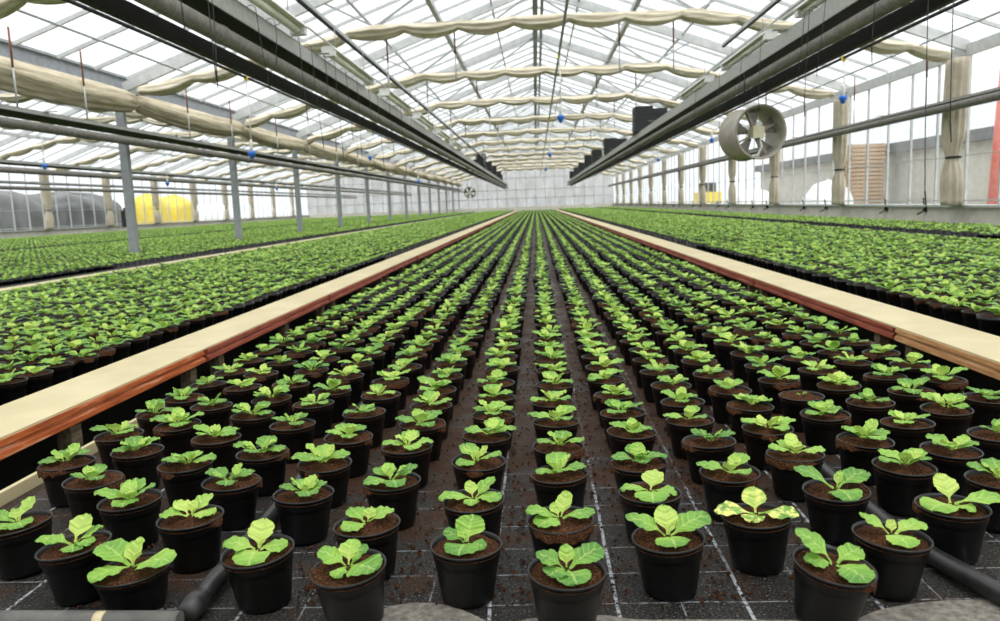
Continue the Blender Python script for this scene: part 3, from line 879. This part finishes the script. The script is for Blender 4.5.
# ------------------------------------------------------------------ floor-level bits round the front pots
def crumbs():
    g = MB(); rnd = random.Random(3)
    xs = [.5 * (R_[a][0] + R_[b][0]) for a, b in ((5, 6), (6, 7), (7, 8), (8, 9), (9, 10), (10, 12), (3, 4))]
    for _ in range(2600):
        x = rnd.choice(xs) + rnd.gauss(0, .035); y = 1.1 + rnd.random() ** 1.5 * 2.6; r = rnd.uniform(.0015, .0045) * (1.6 if rnd.random() < .08 else 1)
        c = Vector((x, y, r * .85)); pts = []
        for dx, dy, dz in ((1, 0, 0), (0, 1, 0), (-1, 0, 0), (0, -1, 0), (0, 0, 1), (0, 0, -.6)):
            pts.append(c + Vector((dx, dy, dz)) * r * rnd.uniform(.6, 1.3))
        g.add(pts, [(0, 1, 4), (1, 2, 4), (2, 3, 4), (3, 0, 4), (1, 0, 5), (2, 1, 5), (3, 2, 5), (0, 3, 5)])
    return g
tag(crumbs().build('soil_crumbs', M['soil']), 'brown peat crumbs spilled between the rows of pots on the woven fabric', 'soil', kind='stuff')
def felt():
    n, m = 80, 14; vs = []; fs = []; rnd = random.Random(4)
    from mathutils import noise as N
    for i in range(n + 1):
        x = -1.16 + 2.32 * i / n
        bump = lambda a, b: math.sin(PI * (x - a) / (b - a)) ** .6 if a < x < b else 0
        edge = 1.048 + .014 * N.noise(Vector((x * 3.2, 0, 5))) + .058 * bump(-.29, -.10) + .050 * bump(.44, .86) + .02 * bump(-.05, .12)
        for j in range(m + 1):
            y = .35 + (edge - .35) * j / m
            z = .005 + .010 * max(0, N.noise(Vector((x * 9, y * 9, 1)))) * (j / m) + (.012 * math.exp(-((y - edge + .02) / .02) ** 2)) * max(0, N.noise(Vector((x * 5, 3, 2))))
            vs.append((x, y, z if j < m else .0025))
    for i in range(n):
        for j in range(m):
            a = i * (m + 1) + j; fs.append((a, a + m + 1, a + m + 2, a + 1))
    return MB().add(vs, fs, 0, True)
tag(felt().build('felt_sheet', M['felt']), 'grey felt sheet with a puckered edge in front of the black woven fabric', 'fabric')
# felt lies on a short slab
MB().box(-1.165, 1.165, .3, .998, -.3, -.002).build('felt_base', M['dark_steel'], None)
bpy.data.objects['felt_base']['kind'] = 'structure'; bpy.data.objects['felt_base'].name = 'floor_slab'
t = thing('irrigation_pipe', 'black irrigation pipe with tee joint running away between pots on the left', 'pipe', (-.532, 1.06, .0225))
MB().tube([(0, 0, 0), (0, .3, 0), (0, 55, 0)], .0145, 16).build('pipe', M['black_rubber'], t)
MB().lathe([(.0, -.012), (.015, -.012), (.017, .0), (.019, .002), (.020, .022), (.017, .026), (.017, .034), (.0150, .040)], 20, axis='y').build('joint', M['black_rubber'], t)
t = thing('irrigation_pipe', 'grey pipe lying across the front left corner before the pots', 'pipe', (-1.16, 1.040, .020))
MB().tube([(0, 0.01, 0), (.3, .003, 0), (.625, -.006, 0)], .014, 16).build('pipe', M['dull_pipe'], t)
MB().tube([(.50, -.005, 0), (.515, -.006, 0)], .0146, 16).build('clip', M['cream_board'], t)
pts = [(.74, .80, .018), (.695, .95, .018), (.645, 1.09, .018), (.604, 1.24, .018), (.592, 1.45, .018), (.586, 1.75, .017), (.584, 2.2, .016), (.584, 55, .016)]
t = thing('irrigation_pipe', 'black irrigation pipe curving away between the pots on the right', 'pipe', (0, 0, 0))
MB().tube(pts, .0155, 16).build('pipe', M['black_rubber'], t)

# ------------------------------------------------------------------ overhead troughs, pipes, lamps
def trough(name, x, s, zt, zb, w, lb, y0=1.2, grp='hanging troughs'):
    """open sheet-metal trough; s = side away from the bay centre"""
    t = thing(name, lb, 'trough', (x, y0, 0), 0, grp)
    th = .004
    L = Y1 - .6 - y0
    def xs(a, b): return min(a, b), max(a, b)
    g = MB(); a, b = xs(0, s * th); g.box(a, b, 0, L, zb, zt); a, b = xs(0, s * .014); g.box(a, b, 0, L, zt - .004, zt); g.box(*xs(-s * .006, 0), 0, L, zb, zb + .012)
    g.build('near_side', M['trough'], t)
    a, b = xs(0, s * w); MB().box(a, b, 0, L, zb - th, zb).build('trough_bottom', M['dark_steel'], t)  # sheet-metal bottom coloured near-black, painting in its shaded underside
    a, b = xs(s * (w - th), s * w); MB().box(a, b, 0, L, zb, zt).build('far_side', M['trough'], t)
    y = 2.2
    while y + y0 < 40:
        MB().box(*xs(-s * .12, s * w), y, y + .05, zt, zt + .006).build('bracket', M['galv'], t); y += 3.85
    return t
def lpipe(x, z, r, mat, lb, name='heating_pipe', y0=1.2, cat='pipe', grp=None, y1=None):
    t = thing(name, lb, cat, (x, y0, z), 0, grp)
    L = (y1 or Y1 - .5) - y0
    MB().tube([(0, 0, 0), (0, L / 2, 0), (0, L, 0)], r, 18).build('pipe', mat, t)
    g = MB(); 
    for k in range(1, 9):
        if k * 6.1 - 2.2 > L - .3: continue
        MB().lathe([(r, -.02), (r * 1.10, -.018), (r * 1.10, .018), (r, .02)], 18, axis='y', c=(0, k * 6.1 - 2.2, 0)).build('collar', M['pipe_grey'], t)
    return t
ZC = .6
trough('hanging_trough', -1.96, -1, ZC + 1.421, ZC + 1.297, .20, 'grey sheet-metal trough hung high over the left board')
trough('hanging_trough', 2.26, 1, ZC + 1.432, ZC + 1.297, .20, 'grey sheet-metal trough hung high over the right board, black tray stacks along it')
lpipe(-1.985, ZC + 1.148, .056, M['pipe_grey'], 'thick grey heating pipe under the trough over the left board', 'hanging_heating_pipe')
lpipe(2.285, ZC + 1.166, .052, M['pipe_grey'], 'thick grey heating pipe under the trough over the right board', 'hanging_heating_pipe')
def beam(x, z0, z1, lb):
    t = thing('hanging_channel', lb, 'channel', (x, 1.2, ZC + z0)); sg = -1 if x < 0 else 1; h = z1 - z0
    MB().box(min(0, sg * .008), max(0, sg * .008), 0, Y1 - 2, 0, h).build('channel_web', M['dark_steel'], t)
    for q in (0, h - .008): MB().box(min(sg * .008, sg * .05), max(sg * .008, sg * .05), 0, Y1 - 2, q, q + .008).build('channel_flange', M['dark_steel'], t)
beam(-2.14, 1.055, 1.152, 'dark steel channel below the pipe over the left board')
beam(2.46, 1.082, 1.192, 'dark steel channel below the pipe over the right board')
lpipe(-3.58, ZC + 1.7, .018, M['black_rubber'], 'thin black water pipe with sprinklers under the roof on the left', 'hanging_water_pipe')
lpipe(3.78, ZC + 1.6, .018, M['black_rubber'], 'thin black water pipe with sprinklers under the roof on the right', 'hanging_water_pipe')
lpipe(.36, ZC + 1.9, .016, M['galv'], 'thin pale water pipe with sprinklers below the ridge', 'hanging_water_pipe')
# pairs by the posts and walls, and in the neighbouring bay
for x, s, lb in ((-5.18, -1, 'beside the grey posts on the left'), (5.20, 1, 'in front of the right-hand windows'), (-9.0, -1, 'beyond the grey posts in the neighbouring bay'), (-13.0, -1, 'farthest into the neighbouring bay')):
    dz = {-5.18: 0, 5.2: 0, -9.0: -.08, -13.0: -.11}[x]
    trough('hanging_trough', x, s, ZC + (1.16 if s < 0 else 1.085) + dz, ZC + (1.115 if s < 0 else 1.055) + dz, .34 if s < 0 else .13, f'shallow grey trough hung {lb}', 2.2)
    lpipe(x, ZC + .985 + dz, .05, M['pipe_grey'], f'grey heating pipe hung {lb}', 'hanging_heating_pipe', 2.2)
# drive rods near the eaves
for x, z, lb in ((-4.6, 2.50, 'slim pale drive rod along the left roof slope'), (4.9, 2.39, 'slim pale drive rod along the right roof slope')):
    lpipe(x, z, .014, M['light_metal'], lb, 'drive_rail', cat='rod')
# lamp rails and tubular lamps above the troughs
def rail(x, z, lb, y1=28.2):
    t = thing('lamp_rail', lb, 'rail', (x, 1.5, z))
    MB().box(-.016, .022, 0, y1, .012, .045).build('rail', M['light_metal'], t)
    MB().box(-.016, .010, 0, y1, -.005, .012).build('rail_web', M['dark_steel'], t)
rail(-1.94, ZC + 1.76, 'grey lamp rail above the left trough'); rail(2.26, ZC + 1.73, 'grey lamp rail above the right trough', 8.1)
lpipe(2.43, ZC + 1.70, .010, M['light_metal'], 'slim pale conduit along the lamps over the right trough', 'hanging_conduit', cat='conduit', y1=13.2)
lpipe(-2.02, ZC + 1.66, .010, M['light_metal'], 'slim pale conduit along the lamps over the left trough', 'hanging_conduit', cat='conduit', y1=23.5)
def lamp(first=[None]):
    t = thing('fluorescent_lamp', 'x', 'lamp')
    L = 1.85
    MB().prism([(-.05, .03), (.05, .03), (.07, .0), (-.07, .0)], 0, L).build('housing', M['lamp_body'], t)
    MB().tube([(0, .06, -.03), (0, L - .06, -.03)], .032, 14).build('tube', M['lamp_tube'], t)
    for y in (0, L - .08): MB().box(-.06, .06, y, y + .08, -.06, .0).build('end_cap', M['white_plastic'], t)
    for y in (.3, L - .3): MB().tube([(0, y, .03), (0, y, .26)], .005, 6).build('hanger', M['galv'], t)
    return t
l0 = lamp()
for sd, x, z, ys in (('left', -1.90, ZC + 1.50, [4.3 + 2.72 * k + .45 for k in range(6)]), ('right', 2.35, ZC + 1.56, [5.3 + 2.72 * k for k in range(3)])):
    for k, y in enumerate(ys):
        lb = f'white tubular lamp hung above the {sd} trough, {nth(k + 1)} from the camera'
        if sd == 'left' and k == 0: l0.location = (x, y, z); tag(l0, lb, group='lamps above the left trough')
        else: dup(l0, (x, y, z), 0, lb, f'lamps above the {sd} trough')

# tray stacks on the troughs
def tray_mesh():
    g = MB(); w, l, h = .185, .27, .062
    g.box(-w, w, -l, l, 0, .008)
    for a in (-1, 1):
        g.box(min(a * w, a * (w - .008)), max(a * w, a * (w - .008)), -l, l, 0, h)
        g.box(-w, w, min(a * l, a * (l - .008)), max(a * l, a * (l - .008)), 0, h)
        g.box(min(a * (w - .002), a * (w + .008)), max(a * (w - .002), a * (w + .008)), -l - .008, l + .008, h - .014, h)
        g.box(-w - .008, w + .008, min(a * (l - .002), a * (l + .008)), max(a * (l - .002), a * (l + .008)), h - .014, h)
    for k in range(-3, 4):
        g.box(k * .05 - .004, k * .05 + .004, -l - .004, -l, .005, h - .014)
    return g.mesh('plant_tray', M['tray'])
TM = tray_mesh()
def tray_stack(x, y, z, n, which, grp):
    for k in range(n):
        pos = 'bottom' if k == 0 else 'top' if k == n - 1 else nth(k + 1) + '-from-bottom'
        o = link('plant_tray', TM, None, (x + random.uniform(-.008, .008), y + random.uniform(-.01, .01), z + k * .0655))
        tag(o, f'black plant tray, {pos} of {which}', 'tray', grp)
zt = ZC + 1.437
MBr = []
for k, (x, y, n) in enumerate(((2.36, 17.4, 8), (2.75, 17.9, 8), (2.36, 24.9, 7), (2.72, 25.3, 7), (2.36, 30.2, 7), (2.36, 34.6, 8), (2.36, 39.5, 7), (2.36, 44.5, 7), (2.36, 50., 7))):
    tray_stack(x, y, zt, n, f'the {nth(k + 1)} stack along the right trough', 'plant trays stacked along the right trough')
for k, (x, y, n) in enumerate(((-2.08, 30.6, 8), (-2.47, 30.9, 5), (-2.08, 34.8, 7), (-2.08, 39.0, 7), (-2.08, 44.0, 6), (-2.25, 50.0, 7))):
    tray_stack(x, y, ZC + 1.427, n, f'the {nth(k + 1)} stack along the left trough', 'plant trays stacked along the left trough')
# platforms under the outer stacks
for x, y in ((2.75, 17.9), (2.72, 25.3)):
    tag(MB().box(2.16, x + .22, y - .33, y + .33, zt - .0035, zt - .0005).build('tray_shelf', M['galv']), f'grey shelf plate on the right trough under the {"nearest" if y < 20 else "second"} tray stacks', 'shelf')
tag(MB().box(-2.70, -1.87, 30.4, 31.3, ZC + 1.4225, ZC + 1.4265).build('tray_shelf', M['galv']), 'grey shelf plate on the left trough under the nearest tray stacks', 'shelf')

# sprinklers
def sprinkler_meshes(L):
    a = MB().tube([(0, 0, 0), (.01, 0, -L * .5), (0, 0, -L)], .008, 8).mesh('tube', M['white_plastic'])
    return a
def sprinkler(x, y, ztop, zn, lb, k):
    t = thing('hanging_sprinkler', lb, 'sprinkler', (x, y, zn), 0, 'blue sprinklers hanging from the water pipes')
    L = ztop - zn
    MB().tube([(0, 0, L), (.012, 0, L * .5), (0, 0, .12)], .009, 8).build('feed_tube', M['white_plastic'], t)
    MB().lathe([(.0, .20), (.012, .2), (.022, .17), (.022, .06), (.014, .05), (.0, .05)], 16).build('weight', M['white_plastic'], t)
    MB().lathe([(.0, .06), (.045, .058), (.05, .03), (.035, .0), (.02, -.03), (.0, -.04)], 16).build('nozzle', M['blue_plastic'], t)
    MB().box(-.02, .02, -.02, .02, L - .04, L + .02).build('clip', M['yellow_plastic'], t)
SP = [(.44, 11.8), (.43, 20.7), (.42, 30.)]
sprinkler(.36, 10.5, ZC + 1.9, ZC + 1.07, 'blue sprinkler hanging from the pipe under the ridge, nearest of that line', 0)
sprinkler(.36, 18.4, ZC + 1.9, ZC + 1.07, 'blue sprinkler hanging from the pipe under the ridge, second of that line', 0)
sprinkler(.36, 26.2, ZC + 1.9, ZC + 1.07, 'blue sprinkler hanging from the pipe under the ridge, third of that line', 0)
for k, (y, zn) in enumerate(((9.9, .73), (17.1, 1.09), (24., .76))):
    sprinkler(-3.58, y, ZC + 1.7, ZC + zn, f'blue sprinkler hanging from the left-hand water pipe, {nth(k + 1)} from the camera', 0)
for k, (y, zn) in enumerate(((9.94, 1.09), (17.1, 1.16), (24.4, 1.14))):
    sprinkler(3.78, y, ZC + 1.6, ZC + zn, f'blue sprinkler hanging from the right-hand water pipe, {nth(k + 1)} from the camera', 0)
for k, (x, y, zn) in enumerate(((-8.85, 13.9, .98), (-8.85, 18.6, .78), (-8.85, 26.6, .8))):
    sprinkler(x, y, ZC + 1.9, ZC + zn, f'blue sprinkler hanging in the neighbouring bay, {nth(k + 1)} from the camera', 0)
# rusty hanger rods
def hanger(x, y, z0, z1, lb, grp):
    t = thing('hanger_rod', lb, 'rod', (x, y, z1), 0, grp)
    zm = z0 + (z1 - z0) * .5
    MB().tube([(0, 0, zm - z1), (0, 0, 0)], .011, 8).build('upper_rod', M['rust'], t)
    MB().tube([(0, 0, z0 - z1), (0, 0, zm - z1)], .010, 8).build('lower_rod', M['light_metal'], t)
for k, y in enumerate((7.9, 9.15, 11.9, 13.6, 16., 18.3, 20.8, 23.3)):
    hanger(-5.24, y, ZC + 1.16, 2.56, f'rusty hanger rod carrying the outer left trough by the posts, {nth(k + 1)} from the camera', 'hanger rods on the left')
for k, y in enumerate((8.6, 11.0, 13.4, 15.8, 18.2)):
    hanger(5.28, y, ZC + 1.09, 2.44, f'rusty hanger rod at the right-hand windows, {nth(k + 1)} from the camera', 'hanger rods on the right')
for i, y in enumerate(tr_y[1:7]):
    for j, x in enumerate((-1.0, 1.15, 1.85, -1.9)):
        hanger(x, y - .02, 2.25 if j != 3 else 2.1, 2.92, f'rusty hanger rod under the {nth(i + 2)} truss, {("left of the ridge", "just right of the ridge", "far right of the ridge", "far left of the ridge")[j]}', 'hanger rods under the trusses')
# drip tubes looped over the troughs
def drip(x, y, s, ztop, L, lb, grp, sway=0.):
    t = thing('hanging_drip_tube', lb, 'hose', (x, y, ztop), 0, grp)
    pts = []
    for k in range(7):
        a = PI * (1 - k / 6); pts.append((-s * (.035 * math.cos(a) + .01), .0, .028 * math.sin(a) - .02 + .015))
    n = 6
    p0 = pts[-1]
    for k in range(1, n + 1): pts.append((p0[0] - s * .004 * k, sway * (k / n) ** 2, p0[2] - (L - .1) * k / n))
    MB().tube(pts, .0026, 6).build('tube', M['black_rubber'], t)
    e = Vector(pts[-1]); MB().tube([e, e + Vector((.004, sway * .2, -.10))], .007, 8, rs=[.005, .0028]).build('stake', M['dark_steel'], t)
rnd = random.Random(9)
for k, (y, L) in enumerate(((4.35, .42), (4.75, .62), (4.82, .66), (5.6, .55), (6.0, .34), (6.6, .7), (6.95, .86), (7.4, .55), (7.75, .9), (8.2, .7), (8.7, .84), (9.3, .6), (9.8, .9), (10.6, .7), (11.5, .9), (12.4, .8))):
    drip(-1.96, y, -1, ZC + 1.425, L, f'thin black drip tube looped over the left trough, {nth(k + 1)} from the camera', 'drip tubes over the left trough', rnd.uniform(-.1, .1))
for k, (y, L) in enumerate(((4.35, 1.2), (4.62, 1.55), (5.3, .62), (6.2, .55), (6.55, .8), (6.66, .5), (7.9, .62), (8.6, .5), (9.6, .7), (11, .5))):
    drip(2.26, y, 1, ZC + 1.436, L, f'thin black drip tube looped over the right trough, {nth(k + 1)} from the camera', 'drip tubes over the right trough', rnd.uniform(-.1, .1))

# ------------------------------------------------------------------ circulation fans
def fan():
    t = thing('hanging_fan', 'x', 'fan')
    R, D = .268, .38
    g = MB(); g.lathe([(R * .94, 0), (R, -.012), (R * 1.045, -.02), (R * 1.045, 0), (R, .02), (R * .985, D), (R * 1.03, D + .01), (R * 1.03, D + .025), (R * .955, D + .02), (R * .94, 0)], 48, axis='y'); g.build('housing', M['fan_housing'], t)
    for k in range(5):
        a = 2 * PI * k / 5 + .35; vs = []; fs = []
        for i in range(6):
            r = .06 + (R * .9 - .06) * i / 5; w = .06 + .13 * i / 5; tw = .75 - .35 * i / 5
            for j in range(4):
                q = (j / 3 - .5) * w
                lx, ly = q * math.cos(tw), q * math.sin(tw) + .02 * math.cos(j)
                vs.append((r * math.cos(a) - lx * math.sin(a), .17 + ly, r * math.sin(a) + lx * math.cos(a)))
        for i in range(5):
            for j in range(3): b = i * 4 + j; fs.append((b, b + 4, b + 5, b + 1))
        o = MB().add(vs, fs, 0, True).build('blade', M['fan_blade'], t)
        so = o.modifiers.new('solid', 'SOLIDIFY'); so.thickness = .006
    m = MB(); m.box(-.062, .062, .03, .13, -.055, .065); m.lathe([(.0, .13), (.055, .13), (.05, .2), (.0, .2)], 20, axis='y'); m.build('motor', M['fan_motor'], t)
    for a in (.4, 2.0, 3.6, 5.2):
        MB().bar((math.cos(a) * .04, .10, math.sin(a) * .04), (math.cos(a) * R * .96, .10, math.sin(a) * R * .96), .02, .012, up=(0, 1, 0)).build('bracket', M['fan_housing'], t)
    MB().tube([(.02, .06, -.05), (.03, .03, -.14), (-.02, .02, -.23), (-.06, .03, -.28)], .009, 8).build('cord', M['white_plastic'], t)
    for s in (-1, 1): MB().tube([(s * .12, .12, .29), (s * .12, .12, .62)], .006, 6).build('hanging_wire', M['dark_steel'], t)
    return t
f0 = fan(); f0.location = (2.33, 8.30, ZC + .635); f0.rotation_euler = (0, 0, math.radians(11))
f0['label'] = 'large round grey circulation fan with cream motor hung before the right-hand windows'; f0['category'] = 'fan'
dup(f0, (-3.2, 38, ZC + .62), 0, 'small distant round fan hung over the left side bed'); 

# ------------------------------------------------------------------ outside, seen through the glass
t = thing('building', 'pale low building with dark eaves seen through the right-hand windows', 'building', (13.5, 18, -.02))
MB().box(0, 7, 0, 30, 0, 1.95).build('wall', M['building'], t)
MB().box(-.35, 7.3, -.3, 30.3, 1.95, 2.3).build('eaves', M['dark_roof'], t)
MB().prism([(-.3, 2.3), (3.5, 4.1), (7.3, 2.3)], -.2, 30.2).build('roof', M['grey_roof'], t)
pal = MB()
for k in range(7): pal.box(-.6, .6, k * .17 - k * .17 - .5, .5, k * .17 + .11, k * .17 + .135)
def pallet():
    g = MB()
    for k in range(6): g.box(-.6 + k * .22, -.6 + k * .22 + .1, -.4, .4, .11, .135)
    for k in range(3): g.box(-.6, .6, -.5 + k * .45, -.4 + k * .45, .022, .11)
    for k in range(3): g.box(-.6, .6, -.5 + k * .45, -.4 + k * .45, 0, .022)
    return g.mesh('pallet', M['pallet'])
PM = pallet()
for k in range(16):
    tag(link('pallet', PM, None, (12.25 + random.uniform(-.04, .04), 30.2, -.02 + k * .145)), f'weathered wooden pallet outside, {nth(k + 1)} from the ground in its stack', 'pallet', 'pallets stacked outside')
def heap(name, x, y, rx, ry, h, mat, lb, cat, seed, pw=2.6):
    from mathutils import noise as N
    g = MB(); n, m = 14, 30; vs = []; fs = []
    for i in range(n + 1):
        t_ = i / n
        for j in range(m):
            a = 2 * PI * j / m
            k = (1 - t_ ** pw) ** .5
            w = 1 + .14 * N.noise(Vector((math.cos(a) * 2, math.sin(a) * 2, t_ * 2 + seed)))
            vs.append((x + rx * math.cos(a) * k * w, y + ry * math.sin(a) * k * w, -.03 + h * t_ * (1 + .12 * N.noise(Vector((math.cos(a) * 2 + 5, math.sin(a) * 2, seed))))))
    for i in range(n):
        for j in range(m): fs.append((i * m + j, i * m + (j + 1) % m, (i + 1) * m + (j + 1) % m, (i + 1) * m + j))
    tag(g.add(vs, fs, 0, True).build(name, mat), lb, cat)
heap('covered_heap', 8.9, 24.5, .75, .8, .95, M['tarp_white'], 'white tarpaulin heap outside the right-hand windows', 'heap', 2)
heap('covered_heap', 8.4, 31, 1.0, 1.2, .85, M['tarp_white'], 'small pale tarpaulin heap farther along outside the right-hand windows', 'heap', 5)
heap('covered_heap', -20.5, 27.5, 2.6, 2.4, 1.85, M['tarp_dark'], 'dark grey tarpaulin heap outside the left wall, nearer of two', 'heap', 3, 6)
heap('covered_heap', -20.8, 33.2, 2.5, 2.5, 1.85, M['tarp_dark'], 'dark grey tarpaulin heap outside the left wall, farther of two', 'heap', 6, 6)
heap('covered_heap', -20.0, 47, 1.8, 2.4, 1.4, M['tarp_white'], 'white tarpaulin heap outside the left wall past the yellow bags', 'heap', 9)
heap('bulk_bag', -18.9, 37.6, .9, .95, 1.75, M['yellow_plastic'], 'yellow bulk bag outside the left wall, nearer of two', 'bag', 11, 7)
heap('bulk_bag', -18.9, 40.2, .9, .9, 1.7, M['yellow_plastic'], 'yellow bulk bag outside the left wall, farther of two', 'bag', 12, 7)
t = thing('yellow_loader', 'small yellow machine outside the far end of the right wall', 'machine', (8.4, 39, 0))
t.scale = (.7, .7, .7)
MB().box(-.8, .8, -.9, .9, .4, 1.15).build('body', M['yellow_plastic'], t); MB().box(-.5, .5, -.5, .6, 1.15, 1.8).build('cab', M['dark_steel'], t)
for a in (-.6, .6):
    for b in (-.55, .55): MB().tube([(a - .12, b, .38), (a + .12, b, .38)], .38, 20).build('wheel', M['black_rubber'], t)
tag(MB().tube([(7.95, 14.1, -.02), (8.08, 14.1, 2.6)], .09, 14).build('red_pole', M['red_paint']), 'thick red pole outside the right-hand windows', 'pole')
# dark control box on a thin post in the left beds
t = thing('control_box', 'small dark control box on a thin stake between the left beds', 'control box', (-9.05, 16.95, 0))
MB().tube([(0, 0, -.4), (0, 0, .5)], .02, 8).build('stake', M['dark_steel'], t); MB().box(-.09, .09, -.07, .07, .42, .78).build('box', M['black_rubber'], t)
MB().lathe([(.0, .78), (.07, .78), (.06, .84), (0, .86)], 12).build('cap', M['black_rubber'], t)

# ------------------------------------------------------------------ light: bright overcast sky
w = bpy.data.worlds.new('sky'); SC.world = w; w.use_nodes = True
nt = w.node_tree; nt.nodes.clear()
out = nt.nodes.new('ShaderNodeOutputWorld'); bg = nt.nodes.new('ShaderNodeBackground')
tc = nt.nodes.new('ShaderNodeTexCoord'); sp = nt.nodes.new('ShaderNodeSeparateXYZ'); cr = nt.nodes.new('ShaderNodeValToRGB')
nt.links.new(tc.outputs['Generated'], sp.inputs[0]); nt.links.new(sp.outputs[2], cr.inputs[0])
e = cr.color_ramp.elements; e[0].position = .0; e[0].color = (.62, .66, .70, 1); e[1].position = .45; e[1].color = (1.0, 1.0, 1.0, 1)
nt.links.new(cr.outputs[0], bg.inputs[0]); bg.inputs[1].default_value = 1.0
nt.links.new(bg.outputs[0], out.inputs[0])
sun = bpy.data.objects.new('sun', bpy.data.lights.new('sun', 'SUN')); COL.objects.link(sun)
sun.data.energy = .8; sun.data.angle = math.radians(40); sun.rotation_euler = (math.radians(22), math.radians(14), 0)

SC.view_settings.view_transform = 'Standard'; SC.view_settings.look = 'None'
SC.view_settings.gamma = 1.0; SC.view_settings.use_curve_mapping = False
SC.view_settings.exposure = .95
SC.cycles.transparent_max_bounces = 16
SC.cycles.max_bounces = 8
SC.cycles.use_denoising = True
